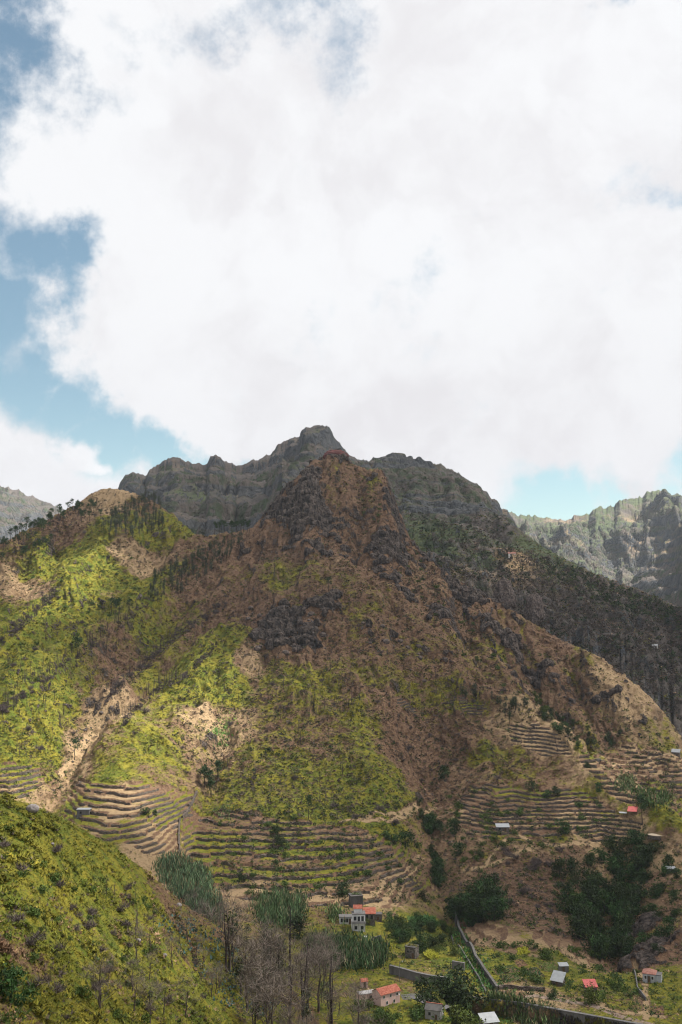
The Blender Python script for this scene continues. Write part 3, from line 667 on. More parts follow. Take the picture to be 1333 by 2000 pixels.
NCOV = [(0, 1560, .95, .3, 0), (100, 1600, .95, .1, 0), (60, 1650, .9, .2, 0), (150, 1700, .9, .1, 0), (0, 1700, .85, .1, 0), (200, 1700, .9, .1, 0), (300, 1750, .75, .1, 0), (340, 1800, .45, .3, 0), (420, 1830, .5, .2, 0), (260, 1800, .7, .1, 0), (100, 1800, .8, .1, 0), (0, 1800, .7, .1, 0), (180, 1850, .85, 0, 0),
        (30, 1870, .4, .2, 0), (60, 1900, .35, .3, 0), (30, 1940, .9, 0, 0), (0, 1990, .1, .9, 0), (30, 1995, .5, .4, 0), (100, 1950, .75, .1, 0), (200, 1950, .85, 0, 0), (300, 1950, .8, 0, 0), (400, 1950, .85, 0, 0), (350, 1880, .8, 0, 0), (450, 1900, .7, .1, 0), (500, 1960, .7, .1, 0), (600, 1990, .5, .2, 0), (230, 1880, .55, .1, 0), (330, 1840, .5, .2, 0)]
nG, nT, nK = cover_field(near, NCOV, 14, 20, 3.0, .5)
near.build('near_hill', M_near, {'green': nG, 'dry': nT, 'rock': nK * 0})

# ================================================================== mountain behind, right of the summit
BR = [(640, 905, 1600), (690, 902, 1570), (715, 904, 1560), (740, 897, 1545), (775, 886, 1530), (800, 895, 1520), (825, 899, 1505), (845, 910, 1480), (870, 932, 1450), (905, 940, 1420), (930, 950, 1405), (945, 965, 1398), (955, 985, 1390), (963, 1003, 1380), (985, 1008, 1350), (1010, 1030, 1310), (1050, 1062, 1250), (1090, 1085, 1200), (1130, 1106, 1150), (1200, 1136, 1100), (1260, 1156, 1050), (1333, 1190, 1000), (1450, 1250, 950), (1600, 1330, 900)]
BC = [(800, 960, 1360), (850, 1000, 1260), (900, 1000, 1300), (780, 1040, 1200), (850, 1060, 1130), (862, 1085, 1085), (900, 1090, 1085), (950, 1080, 1160), (820, 1080, 1095), (1000, 1120, 1080), (950, 1140, 1000), (1050, 1140, 1060), (1000, 1180, 960), (1100, 1180, 1000), (1200, 1200, 985), (1333, 1260, 935), (1150, 1250, 905), (1280, 1330, 872), (1333, 1380, 842), (1430, 1450, 820), (900, 1130, 985), (860, 1110, 1005), (1050, 1210, 925), (740, 980, 1320), (700, 1050, 1150), (1600, 1450, 800), (880, 950, 1400), (860, 975, 1340), (920, 985, 1350), (1010, 1080, 1190), (640, 1050, 1150)]
bp = [at(*p) for p in BR + BC]
for p in BR:
    x, y, z = at(*p); bp.append((x * 1.05, y + 90, z - 60)); bp.append((x * 1.15, y + 260, z - 190))
mid = Sheet(geo(790, 1800, .0019), np.linspace(-.06, .50, 620))
bX, bY = mid.X, mid.Y
bZ = rbf(bp, bX, bY, 14.0, .03); mid.Z = bZ.copy()
BCOV = [(740, 930, .3, .2, .6), (780, 905, .2, .2, .8), (830, 930, .2, .3, .7), (770, 960, .5, .2, .4), (800, 1000, .5, .1, .5), (850, 980, .2, .3, .8), (880, 1010, .2, .2, .7), (920, 970, .1, .3, .9), (940, 990, .1, .3, .9), (830, 1050, .8, .2, .1), (870, 1050, .8, .2, 0), (850, 1080, .9, 0, 0), (900, 1080, .4, .3, .3), (940, 1040, .4, .3, .3), (960, 1060, .5, .2, .2), (980, 1030, .5, .3, .2), (1030, 1070, .6, .4, 0), (1060, 1090, .6, .5, 0), (950, 1110, .6, .2, .1), (900, 1110, .2, .5, .3), (1010, 1110, .1, .9, .3), (1000, 1140, .2, .7, .3), (1080, 1130, .5, .5, 0), (1040, 1170, .3, .2, .2), (1100, 1150, .4, .4, 0), (1160, 1150, .3, .3, 0), (1200, 1200, .25, .2, 0), (1300, 1220, .3, .1, 0), (1150, 1220, .1, .1, .4), (1250, 1300, .35, .2, .0), (1320, 1330, .4, .2, 0), (1320, 1400, .8, .3, 0)]
bG, bT, bK = cover_field(mid, BCOV, 22, 34, 12.0)
brk = sst(bK + fbm(bX, bY, 30, 3, seed=81) * .5, .4, .75)
bZ = bZ + (ridged(bX + fbm(bX, bY, 80, 3, seed=82) * 40, bY * .6, 95, 5, .5, 83) - .5) * 30 + (ridged(bX, bY * .6, 34, 4, .5, 84) - .5) * 9 + fbm(bX, bY, 14, 4, .5, 85) * 3
bZ = bZ + brk * (ridged(bX, bY, 24, 3, .5, 86) - .5) * 6
q = (bZ + fbm(bX, bY, 120, 3, seed=87) * 10) / 16; f = q - np.floor(q)
bZ = bZ + brk * .5 * 16 * (sst(f, .3, .6) - f)
cr = np.argmax(main.Z / main.Y, axis=0); ycr = main.Yr[cr]                       # where the nearer mountain has its crest
yc = np.interp(mid.s, main.s, ycr)[None, :]
zm = main.z(bX, np.minimum(bY, 1055)) - 10
inside = sst(bY, yc + 170, yc + 15)
bZ = np.where(inside > 0, bZ * (1 - inside) + np.minimum(bZ, zm) * inside, bZ)
mid.Z = bZ
fit_crest(mid, BR, 220)
bs, _, _ = mid.slope()
mid.build('middle_mountain', M_mid, {'green': bG, 'dry': bT, 'rock': np.clip(bK * .55 + brk * .3 + .5 * sst(bs, 1.0, 1.8), 0, 1)}, crag=(np.clip(brk + sst(bs, .9, 1.6) * .6, 0, 1), 26.0, 3.2))


# ================================================================== far ranges, each from its skyline
def range_sheet(name, line, Y0, depth, back, front, seed, big, strata, green, dry, rockb, s_pad=.12, res=(.0022, 700), cut=None, hgap=0.0):
    ss = []; zz = []; yy = []
    for p in line:
        s, t = px_dir(p[0], p[1]); yv = p[2] if len(p) > 2 else Y0
        ss.append(s); zz.append(t * yv); yy.append(yv)
    sh_ = Sheet(geo(Y0 - depth, Y0 + back, res[0]), np.linspace(min(ss), max(ss), res[1]))
    zr = np.interp(sh_.s, ss, zz)[None, :]; yr = np.interp(sh_.s, ss, yy)[None, :]
    yr = yr + fbm(sh_.s * 20, sh_.s * 0, 1.0, 4, seed=seed)[None, :] * depth * .10
    zr = zr * (yr / np.interp(sh_.s, ss, yy)[None, :])
    jag = fbm(sh_.s * Y0, sh_.s * 0, 60 * Y0 / 2000, 5, .55, seed + 1)[None, :] * 7 * Y0 / 2000 + ridged(sh_.s * Y0, sh_.s * 0, 26 * Y0 / 2000, 4, .55, seed + 8)[None, :] * 11 * Y0 / 2000
    d = yr - sh_.Y
    k = Y0 / 2000
    wv = fbm(sh_.X, sh_.Y, 220 * k, 3, seed=seed + 2) * 110 * k
    rd = ridged(sh_.X + wv, sh_.Y * .35 + wv * .3, 240 * k, 6, .52, seed + 3) - .55
    grow = sst(d, 10 * k, 330 * k)
    z = zr + jag * np.exp(-np.abs(d) / (45 * k)) - front * np.clip(d, 0, None) - .75 * np.clip(-d, 0, None) + grow * rd * big + (1 - grow) * 0
    q = (z + fbm(sh_.X, sh_.Y, 300 * k, 4, seed=seed + 5) * 40 * k) / (strata or 1)
    if strata:
        f = q - np.floor(q); z = z + (.55 + .4 * fbm(sh_.X, sh_.Y, 200 * k, 2, seed=seed + 9)) * strata * (sst(f, .25, .70) - f) * sst(d, -10, 60)
    z = z + sst(d, 5, 80 * k) * (fbm(sh_.X, sh_.Y * .5, 60 * k, 6, .6, seed + 4)) * big * .16
    sh_.Z = z
    fit_crest(sh_, line, 300 * k, 31)
    sl, _, _ = sh_.slope()
    rk = np.clip(rockb + .6 * sst(sl, .75, 1.6) - .25 * sst(sl, .5, .25), 0, 1)
    n_ = fbm(sh_.X, sh_.Y, 160 * k, 4, seed=seed + 6)
    sh_.build(name, M_far, {'green': np.clip(green + n_ * .5, 0, 1), 'dry': np.clip(dry + fbm(sh_.X, sh_.Y, 110 * k, 4, seed=seed + 7) * .7, 0, 1), 'rock': rk}, crag=(sst(d, 15 * k, 130 * k) * (.35 + .65 * rk), 60 * k, 1.8 * k))
    return sh_


far_left = range_sheet('far_ridge', [(100, 1100), (180, 1010), (225, 965), (237, 940), (250, 924), (262, 922), (284, 930), (292, 918), (315, 903), (338, 893), (352, 893), (366, 903), (395, 907), (405, 905), (412, 892), (422, 888), (432, 893), (440, 903), (452, 902), (462, 912), (480, 905), (505, 896), (530, 887), (540, 872), (552, 863), (572, 855), (585, 852), (590, 842), (603, 833), (622, 830), (638, 832), (648, 842), (660, 860), (667, 874), (680, 882), (690, 893), (712, 902), (740, 912), (800, 930), (900, 990)],
                       1850, 640, 380, .36, 101, 105, 40, .35, .22, .30)
cloud_peak = range_sheet('cloudy_peak', [(760, 950), (800, 918), (830, 902), (850, 906), (862, 905), (872, 916), (884, 914), (893, 926), (907, 930), (918, 941), (933, 944), (942, 956), (952, 960), (960, 974), (972, 978), (980, 992), (992, 998), (1020, 1040), (1060, 1090)],
                         2000, 420, 300, .42, 131, 90, 40, .25, .3, .45, res=(.003, 350))
far_right = range_sheet('far_pass', [(930, 1040), (955, 965), (968, 978), (975, 992), (990, 998), (1012, 1006), (1035, 1007), (1060, 1010), (1085, 1014), (1105, 1016), (1120, 1010), (1133, 1005), (1150, 1006), (1156, 998), (1165, 990), (1180, 992), (1200, 988), (1212, 976), (1235, 974), (1255, 970), (1262, 962), (1280, 958), (1298, 958), (1312, 966), (1330, 972), (1400, 985)],
                        3600, 1500, 700, .30, 151, 300, 14, .55, .35, .10, res=(.0028, 520))
spur_right = range_sheet('far_spur', [(1150, 1240), (1190, 1180), (1225, 1140), (1255, 1108), (1290, 1070), (1318, 1040), (1333, 1012), (1350, 985), (1400, 955), (1480, 930)],
                         2500, 700, 500, .45, 171, 150, 40, .25, .35, .40, res=(.003, 350))
far_west = range_sheet('far_slope', [(-250, 900), (-100, 925), (-20, 942), (10, 950), (60, 968), (95, 983), (120, 992), (150, 1010), (220, 1060), (300, 1120)],
                       3400, 1300, 600, .34, 191, 240, 40, .30, .10, .35, res=(.003, 350))  # cover darkened to stand for cloud shade that does not reach this slope

# valley bottom sheet under everything, out to the horizon
S = 6500
base = mesh_np('ground', [(-S, -600, -128), (S, -600, -128), (S, S, -128), (-S, S, -128)], [(0, 1, 2, 3)], M_far)
tag(link('ground', base), kind='structure')

# ================================================================== unseen cloud layer, added and shaped to shade all but the sunlit patches
CH = 1500.0
LIT = [  # sunlit ground, photo px outlines
    ([(-150, 1090), (60, 1075), (170, 1035), (215, 1045), (300, 1080), (300, 1110), (270, 1150), (205, 1195), (130, 1235), (60, 1280), (60, 1330), (130, 1290), (190, 1260), (215, 1300), (170, 1340), (200, 1380), (260, 1350), (330, 1300), (400, 1290), (470, 1235), (480, 1270), (520, 1330), (520, 1400), (480, 1450), (420, 1500), (385, 1540), (352, 1600), (352, 1680), (290, 1680), (200, 1640), (120, 1590), (-150, 1590)], 1.0),
    ([(175, 945), (255, 950), (240, 975), (165, 985)], 1.0),
    ([(1120, 1270), (1180, 1290), (1235, 1330), (1310, 1420), (1420, 1500), (1420, 1640), (1290, 1600), (1180, 1540), (1120, 1490), (1050, 1430), (960, 1400), (1000, 1390), (1100, 1440), (1160, 1440), (1240, 1430), (1190, 1370)], .75),
    ([(880, 1830), (1000, 1835), (1160, 1860), (1190, 1960), (1333, 1900), (1333, 2050), (640, 2050), (700, 1900), (850, 1930)], .62),
    ([(480, 1440), (640, 1450), (700, 1600), (700, 1800), (560, 1780), (420, 1700), (370, 1600), (400, 1520)], .62),
    ([(480, 1290), (640, 1270), (780, 1330), (840, 1480), (760, 1620), (640, 1640), (440, 1560), (440, 1400)], .42),
    ([(1000, 1060), (1130, 1120), (1240, 1180), (1240, 1220), (1080, 1190), (960, 1150), (780, 1000), (800, 960)], .5) if False else ([(640, 930), (700, 940), (800, 1110), (740, 1150), (640, 1060)], .4),
    ([(960, 1520), (1240, 1590), (1230, 1640), (960, 1640)], .5),
    ([(700, 1760), (900, 1780), (900, 1900), (760, 1880), (680, 1800)], .6),
]
FARLIT = [(at(1050, 1090, 3100), at(1130, 1030, 3400), at(1260, 1060, 3100), at(1250, 1180, 2600), at(1150, 1150, 2700))]
gx = np.arange(-700, 3100, 14.0); gy = np.arange(-420, 2226, 14.0)
CX, CY = np.meshgrid(gx, gy)


def up(p):
    k = (CH - p[2]) / SUNV[2]; return p[0] + SUNV[0] * k, p[1] + SUNV[1] * k


lit = np.zeros_like(CX)


def fill(c, v, wk=26):
    c = np.array(c); ins = np.zeros(CX.shape, bool)
    wx1 = CX + fbm(CX, CY, 60, 3, seed=201) * wk; wy1 = CY + fbm(CX, CY, 60, 3, seed=202) * wk
    for a in range(len(c)):
        x1, y1 = c[a]; x2, y2 = c[(a + 1) % len(c)]
        ins ^= ((y1 > wy1) != (y2 > wy1)) & (wx1 < (x2 - x1) * (wy1 - y1) / (y2 - y1 + 1e-9) + x1)
    return ins * v


for poly, v in LIT:
    c = [main.drop(*p) for p in poly]
    c = [up(p) for p in c if p is not None]
    lit = np.maximum(lit, fill(c, v))
nl = [near.drop(*p) for p in [(-400, 1600), (0, 1590), (60, 1590), (150, 1635), (230, 1668), (300, 1735), (250, 1790), (150, 1760), (0, 1740), (-400, 1800)]]
lit = np.maximum(lit, fill([up(p) for p in nl if p is not None], 1.0, 8))
nl = [near.drop(*p) for p in [(-400, 1600), (0, 1590), (150, 1635), (300, 1735), (440, 1850), (600, 1990), (640, 2100), (400, 2110), (-400, 2110)]]
nl = [np.array(p) * (1, .75, 1) if p[1] < 100 else p for p in nl if p is not None]
lit = np.maximum(lit, fill([up(p) for p in nl], .84, 8))
DARK = [([(1000, 1160), (1100, 1160), (1333, 1230), (1420, 1300), (1420, 1420), (1320, 1420), (1240, 1340), (1160, 1275), (1060, 1230)], .35, 1), ([(1090, 1640), (1230, 1620), (1310, 1700), (1420, 1800), (1420, 1880), (1250, 1890), (1150, 1870), (1080, 1800)], 1.1, 0), ([(880, 1650), (1080, 1650), (1080, 1800), (900, 1790)], .4, 0), ([(480, 1000), (600, 910), (720, 920), (830, 1090), (760, 1250), (480, 1260)], .35, 0)]
dark = np.zeros_like(CX)
for poly, v, sh_i in DARK:
    c = [((mid if sh_i else main).drop(*p)) for p in poly]
    dark = np.maximum(dark, fill([up(p) for p in c if p is not None], v, 14))
for _ in range(4):
    dark[1:-1, 1:-1] = (dark[1:-1, 1:-1] * 2 + dark[:-2, 1:-1] + dark[2:, 1:-1] + dark[1:-1, :-2] + dark[1:-1, 2:]) / 6
for _ in range(3):
    lit[1:-1, 1:-1] = (lit[1:-1, 1:-1] * 2 + lit[:-2, 1:-1] + lit[2:, 1:-1] + lit[1:-1, :-2] + lit[1:-1, 2:]) / 6
# the whole of the camera side stays open where nothing is to be shaded
ex = np.minimum.reduce([sst(CX, -700, -560), sst(CX, 3080, 2900), sst(CY, -420, -300), sst(CY, 2225, 2150)])
thick = (1 - lit) * (1 + dark) * ex + fbm(CX, CY, 170, 5, .55, 203) * .28 * (1 - lit) * ex
thick = np.clip(thick, 0, None)
th = thick * 95.0
lump = ridged(CX, CY, 220, 4, .5, 204)
top = CH + th * (.55 + .2 * lump); bot = top - th
keep = th > 1.0
n, m = th.shape; idt = np.arange(n * m).reshape(n, m)
cell = keep[:-1, :-1] | keep[1:, :-1] | keep[:-1, 1:] | keep[1:, 1:]
top = np.where(keep, top, CH); bot = np.where(keep, bot, CH)
ii, jj = np.where(cell)
q0 = np.stack([idt[ii, jj], idt[ii, jj + 1], idt[ii + 1, jj + 1], idt[ii + 1, jj]], -1)
q1 = q0[:, ::-1] + n * m
V = np.concatenate([np.stack([CX, CY, top], -1).reshape(-1, 3), np.stack([CX, CY, bot], -1).reshape(-1, 3)])
Fq = np.concatenate([q0, q1])
# seal the rim: where a top edge borders an empty cell, close it to the underside
cp = np.zeros((n + 1, m + 1), bool); cp[1:-1, 1:-1] = cell
rim = []
for (di, dj, a, b_) in ((-1, 0, (0, 0), (0, 1)), (1, 0, (1, 1), (1, 0)), (0, -1, (1, 0), (0, 0)), (0, 1, (0, 1), (1, 1))):
    nb = cp[1 + di:n + di, 1 + dj:m + dj]
    i2, j2 = np.where(cell & ~nb)
    A = idt[i2 + a[0], j2 + a[1]]; B = idt[i2 + b_[0], j2 + b_[1]]
    rim.append(np.stack([B, A, A + n * m, B + n * m], -1))
Fq = np.concatenate([Fq] + rim)
used = np.unique(Fq); remap = np.zeros(len(V), int); remap[used] = np.arange(len(used))
mc = bpy.data.materials.new('shade_cloud'); mc.use_nodes = True
t = NT(mc.node_tree); o_ = t.n('ShaderNodeOutputMaterial'); pv = t.n('ShaderNodeVolumePrincipled')
pv.inputs['Color'].default_value = (.92, .92, .94, 1); pv.inputs['Density'].default_value = .0155; pv.inputs['Anisotropy'].default_value = .3
t.l(pv.outputs[0], o_.inputs['Volume'])
tag(link('shade_cloud', mesh_np('shade_cloud', V[used], remap[Fq], mc)), kind='structure')

# ================================================================== vegetation
def leaf_material(name, rough=.75):
    m, t, b = mat(name, rough, .2)
    c = t.attr('tint', 'Color'); P = t.n('ShaderNodeNewGeometry').outputs['Position']
    n = t.noise(P, .9, 3, .6).outputs['Fac']
    t.l(t.mix(1.0, c, t.mix(t.mr(n, .3, .7), (.8, .8, .8), (1.2, 1.2, 1.15)), 'MULTIPLY'), b.inputs['Base Color'])
    return m


M_leaf = leaf_material('foliage'); M_bark = leaf_material('bark', .95)
R = np.random.RandomState(11)


def cover_colors(g, dr, rk, x, y, seed, r):
    """what grows at each spot: fern green, brown bracken or dry grass, with plant to plant variation"""
    n = len(x)
    nn = .45 * (fbm(x, y, 28, 4, seed=seed) + .5) + .55 * (fbm(x, y, 5.5, 4, .6, seed=seed + 1) + .5)
    gm = (g + (nn - .5) * 2.0 * np.clip(1.35 - g, .3, 1) + (r.rand(n) - .5) * .45) > .5
    dm = (dr + (r.rand(n) - .5) * .5 + fbm(x, y, 9, 3, seed=seed + 2) * .8) > .62
    mixg = np.clip(.5 + fbm(x, y, 14, 3, seed=seed + 3) * 1.3 + (r.rand(n) - .5) * .6, 0, 1)[:, None]
    C_ = np.array(FERN_G) * (1 - mixg) + np.array(FERN_Y) * mixg
    br = r.rand(n)[:, None]
    B_ = np.array(BRACK) * (1 - br) + np.array(BRACK2) * br
    hl = r.rand(n) < .20; B_[hl] = np.array((.27, .18, .115)); T_c = np.array(TAN) * (.55 + .5 * r.rand(n)[:, None])
    B_ = np.where(dm[:, None], T_c, B_)
    col = np.where(gm[:, None], C_, B_)
    dk = (r.rand(n) < .10) & gm
    col[dk] = np.array(FERN_D) * (.8 + .6 * r.rand(dk.sum())[:, None])
    gs = (r.rand(n) < .06)
    col[gs] = np.array((.085, .065, .06))
    u_ = r.rand(n)[:, None]; return col * np.where(gm[:, None], .62 + .62 * u_, .38 + 1.1 * u_ ** 1.3), gm, dm


def tufts(P, size, col, blades, r, flat_=.55, wid=.42):
    """every plant a ring of arching leaves"""
    n = len(P); k = blades
    a = r.rand(n, k) * 6.283; out_ = (.35 + .65 * r.rand(n, k)) * size[:, None]
    up_ = size[:, None] * (flat_ * (.35 + .9 * r.rand(n, k)))
    dx, dy = np.cos(a), np.sin(a); wv = size[:, None] * wid * (.6 + .6 * r.rand(n, k))
    ox = (r.rand(n, k) - .5) * size[:, None] * .9; oy = (r.rand(n, k) - .5) * size[:, None] * .9
    bx_, by_, bz_ = P[:, 0:1] + ox, P[:, 1:2] + oy, P[:, 2:3] - .08 * size[:, None]
    v0 = np.stack([bx_ - dy * wv * .5, by_ + dx * wv * .5, bz_ + up_ * .35], -1)
    v1 = np.stack([bx_ + dy * wv * .5, by_ - dx * wv * .5, bz_ + up_ * .35], -1)
    v2 = np.stack([bx_ + dx * out_, by_ + dy * out_, bz_ + up_], -1)
    V_ = np.stack([v0, v1, v2], 2).reshape(-1, 3)
    F_ = np.arange(n * k * 3).reshape(-1, 3)
    c = np.repeat(np.repeat(col[:, None, :] * (.85 + .3 * r.rand(n, k, 1)), 1, 0)[:, :, None, :], 3, 2)
    return V_, F_, c.reshape(-1, 3)


def visible_pts(sheet, n, r, margin=.012, s0=-.40, s1=.40, dens=None):
    """random ground spots, evenly spread as seen from the viewing side, plus a little behind each brow"""
    rm = np.maximum.accumulate(sheet.Z / sheet.Y, axis=0)
    vis = (sheet.Z / sheet.Y) > rm - margin
    dz = np.gradient(sheet.Z / sheet.Y, axis=0)
    wgt = np.clip(dz, .00012, None) * vis * (sheet.s > s0)[None, :] * (sheet.s < s1)[None, :]
    if dens is not None: wgt = wgt * dens
    p = wgt.ravel() / wgt.sum()
    k = np.searchsorted(np.cumsum(p), r.rand(n)); k = np.minimum(k, p.size - 1)
    i, j = np.unravel_index(k, wgt.shape)
    i = np.minimum(i, wgt.shape[0] - 2); j = np.minimum(j, wgt.shape[1] - 2)
    a = r.rand(n); b = r.rand(n)
    Yv = sheet.Yr[i] * (1 - a) + sheet.Yr[i + 1] * a; sv = sheet.s[j] * (1 - b) + sheet.s[j + 1] * b
    x = sv * Yv
    return x, Yv, sheet.z(x, Yv)


def stuff(name, V_, F_, c, m=None):
    return tag(link(name, mesh_np(name, V_, F_, m or M_leaf, smooth=False, cols=c)), kind='stuff')


# the bracken and grass of the middle mountain
dens = (1 - .93 * np.clip(rockA * 1.5, 0, 1)) * (1 - .95 * PM) * np.where(ton & (TF > .66), .12, 1)
x, y, z = visible_pts(main, 150000, R, dens=dens)
g = main.samp(greenA, x, y); dr = main.samp(dryA, x, y); rk = main.samp(rockA, x, y)
col, gm, dm = cover_colors(g, dr, rk, x, y, 301, R)
size = (.55 + .75 * R.rand(len(x)) ** 2) * np.clip(y / 480, .75, 1.9) * np.where(dm & ~gm, .7, 1.0) * np.where(main.samp(TM, x, y) > .5, .62, 1)
stuff('bracken', *tufts(np.stack([x, y, z], -1), size, col, 7, R))
# the near hill
x, y, z = visible_pts(near, 150000, R, margin=.05, s0=-.56, s1=.16)
g = near.samp(nG, x, y); dr = near.samp(nT, x, y)
col, gm, dm = cover_colors(g, dr, g * 0, x, y, 321, R)
lump = fbm(x, y, 3.0, 3, .6, 330)
size = (.24 + .32 * R.rand(len(x)) ** 2) * np.clip(1 + lump * 1.6, .4, 2.0)
z = z + np.clip(lump, 0, 1) * .7
col = col * (.92, .90, .85) * (1 + .5 * lump[:, None])
stuff('fern', *tufts(np.stack([x, y, z], -1), size, col, 10, R, .75, .34))
# low growth of the mountain behind
x, y, z = visible_pts(mid, 50000, R, s0=.02, s1=.42)
g = mid.samp(bG, x, y); dr = mid.samp(bT, x, y); rk = mid.samp(bK, x, y)
kp = rk + R.rand(len(x)) * .5 < .9
x, y, z, g, dr, rk = x[kp], y[kp], z[kp], g[kp], dr[kp], rk[kp]
col, gm, dm = cover_colors(g, dr, rk, x, y, 341, R)
stuff('heath', *tufts(np.stack([x, y, z], -1), 1.0 + 1.9 * R.rand(len(x)) ** 2, col, 6, R))


# ------------------------------------------------------------------ plant meshes
def tube(path, radii, sides=6):
    path = np.array(path, float); n = len(path); V_ = []
    for i in range(n):
        d = path[min(i + 1, n - 1)] - path[max(i - 1, 0)]; d = d / (np.linalg.norm(d) + 1e-9)
        u = np.cross(d, (0, 1, 0) if abs(d[1]) < .9 else (1, 0, 0)); u /= np.linalg.norm(u); v = np.cross(d, u)
        for k in range(sides):
            a = 6.2832 * k / sides; V_.append(path[i] + radii[i] * (math.cos(a) * u + math.sin(a) * v))
    F_ = []
    for i in range(n - 1):
        for k in range(sides):
            a, b = i * sides + k, i * sides + (k + 1) % sides
            F_ += [(a, b, b + sides), (a, b + sides, a + sides)]
    return np.array(V_), np.array(F_)


def merge(lst):
    V_, F_, C_ = [], [], []; o = 0
    for v, f, c in lst:
        V_.append(v); F_.append(f + o); o += len(v)
        C_.append(np.tile(c, (len(v), 1)) if np.ndim(c) == 1 else c)
    return np.concatenate(V_), np.concatenate(F_), np.concatenate(C_)


def leaves(centres, radii, n, size, col, r, squash=.7, var=.5):
    """leaf sized faces through the outer part of several clumps"""
    k = r.randint(0, len(centres), n); c = np.array(centres)[k]; rad = np.array(radii)[k]
    d = r.normal(size=(n, 3)); d /= np.linalg.norm(d, axis=1)[:, None]
    rr = (.55 + .5 * r.rand(n) ** .6)[:, None] * rad[:, None]
    p = c + d * rr * (1, 1, squash)
    a = r.normal(size=(n, 3)) * size; b = r.normal(size=(n, 3)) * size
    V_ = np.stack([p, p + a, p + b], 1).reshape(-1, 3)
    tone = (1 - var / 2 + var * r.rand(len(centres)))[k] * (.8 + .4 * r.rand(n))
    C_ = np.repeat(np.array(col)[None] * tone[:, None], 3, 0)
    return V_, np.arange(n * 3).reshape(-1, 3), C_


BARK = np.array((.045, .036, .032)); CHAR = np.array((.018, .015, .015)); GREYB = np.array((.155, .125, .108)); TWIG = np.array((.125, .10, .098))


def limb_tree(h, r, trunk_r, nb, blen, bcol, tcol, lean=.03, start=.35, upw=.9, sub=0, subl=.3, bend=.02):
    path = [(0, 0, -.6)]
    dx, dy = r.normal(size=2) * lean
    for i in range(1, 7):
        t_ = i / 6; path.append((dx * t_ * h + r.normal() * bend * h * .3, dy * t_ * h + r.normal() * bend * h * .3, h * t_))
    rad = [trunk_r * (1 - .82 * i / 6) for i in range(7)]
    parts = [tube(path, rad, 6) + (tcol,)]
    path = np.array(path)
    ends = []
    for k in range(nb):
        t_ = start + (1 - start) * (k + r.rand()) / nb
        p = path[int(t_ * 6)] * (1 - (t_ * 6) % 1) + path[min(6, int(t_ * 6) + 1)] * ((t_ * 6) % 1)
        a = r.rand() * 6.283; L = blen * (1.15 - .75 * t_) * (.6 + .7 * r.rand())
        q = p + np.array((math.cos(a) * L, math.sin(a) * L, L * upw * (.4 + .8 * r.rand())))
        mid_ = (p + q) / 2 + r.normal(size=3) * L * .07 - np.array((0, 0, L * .08))
        br = trunk_r * (.34 - .2 * t_)
        parts.append(tube([p, mid_, q], [br, br * .7, br * .3], 4) + (bcol,)); ends.append(q)
        for s_ in range(sub):
            w_ = r.rand() * .8 + .2; e = p * (1 - w_) + q * w_
            f_ = e + (r.normal(size=3) * .6 + (0, 0, .6)) * subl * L
            parts.append(tube([e, f_], [br * .42, br * .15], 3) + (bcol * (1.0 + .3 * r.rand()),))
    return parts, ends


def twigs(centres, radii, n, L, wdt, col, r, up_=.9):
    k = r.randint(0, len(centres), n); c = np.array(centres)[k]; rad = np.array(radii)[k][:, None]
    d = r.normal(size=(n, 3)); d[:, 2] = np.abs(d[:, 2]) * up_ + .25; d /= np.linalg.norm(d, axis=1)[:, None]
    p = c + d * rad * (.15 + .5 * r.rand(n)[:, None]); e = p + (d + r.normal(size=(n, 3)) * .3) * L * (.5 + r.rand(n)[:, None])
    s_ = np.cross(d, r.normal(size=(n, 3))); s_ /= np.linalg.norm(s_, axis=1)[:, None]
    V_ = np.stack([p - s_ * wdt, p + s_ * wdt, e], 1).reshape(-1, 3)
    C_ = np.repeat(np.array(col)[None] * (.7 + .6 * r.rand(n)[:, None]), 3, 0)
    return V_, np.arange(3 * n).reshape(-1, 3), C_


def as_mesh(name, parts, m):
    V_, F_, C_ = merge(parts)
    return mesh_np(name, V_, F_, m, smooth=False, cols=C_)


KIND = {}


def kind(name, n, fn):
    KIND[name] = [fn(np.random.RandomState(1000 + 37 * i + len(name))) for i in range(n)]


def k_pine(r):                      # tall bare trunk, flat-topped dark crown
    h = 12.0; tp, ends = limb_tree(h, r, .24, 9, 3.2, BARK, BARK, .03, .5, .35)
    cs = [e for e in ends] + [np.array((r.normal() * .7, r.normal() * .7, h * (.8 + .2 * r.rand()))) for _ in range(4)]
    cr = leaves(cs, [1.0 + .7 * r.rand() for _ in cs], 620, .34, (.022, .048, .014), r, .6)
    return as_mesh('trunk', tp, M_bark), as_mesh('crown', [cr], M_leaf)


def k_slender(r):                   # burnt tree that has sprouted again along its trunk
    h = 12.0; tp, ends = limb_tree(h, r, .26, 7, 1.8, BARK, CHAR * 1.4, .02, .4, 1.0)
    cs = [np.array((r.normal() * .5, r.normal() * .5, h * (.25 + .75 * r.rand()))) for _ in range(12)]
    c = (.055, .066, .042) if r.rand() < .6 else (.036, .056, .024)
    cr = leaves(cs, [1.0 + .9 * r.rand() for _ in cs], 420, .34, c, r, 1.0)
    return as_mesh('trunk', tp, M_bark), as_mesh('crown', [cr], M_leaf)


def k_dead(r):                      # bare burnt conifer
    h = 11.0; c = CHAR * (1.5 + 3.0 * r.rand()); tp, ends = limb_tree(h, r, .26, 22, 2.0, TWIG * .8, c * (1.1, 1, 1), .035, .25, .5, 1, .5)
    return (as_mesh('dead_tree', tp, M_bark),)


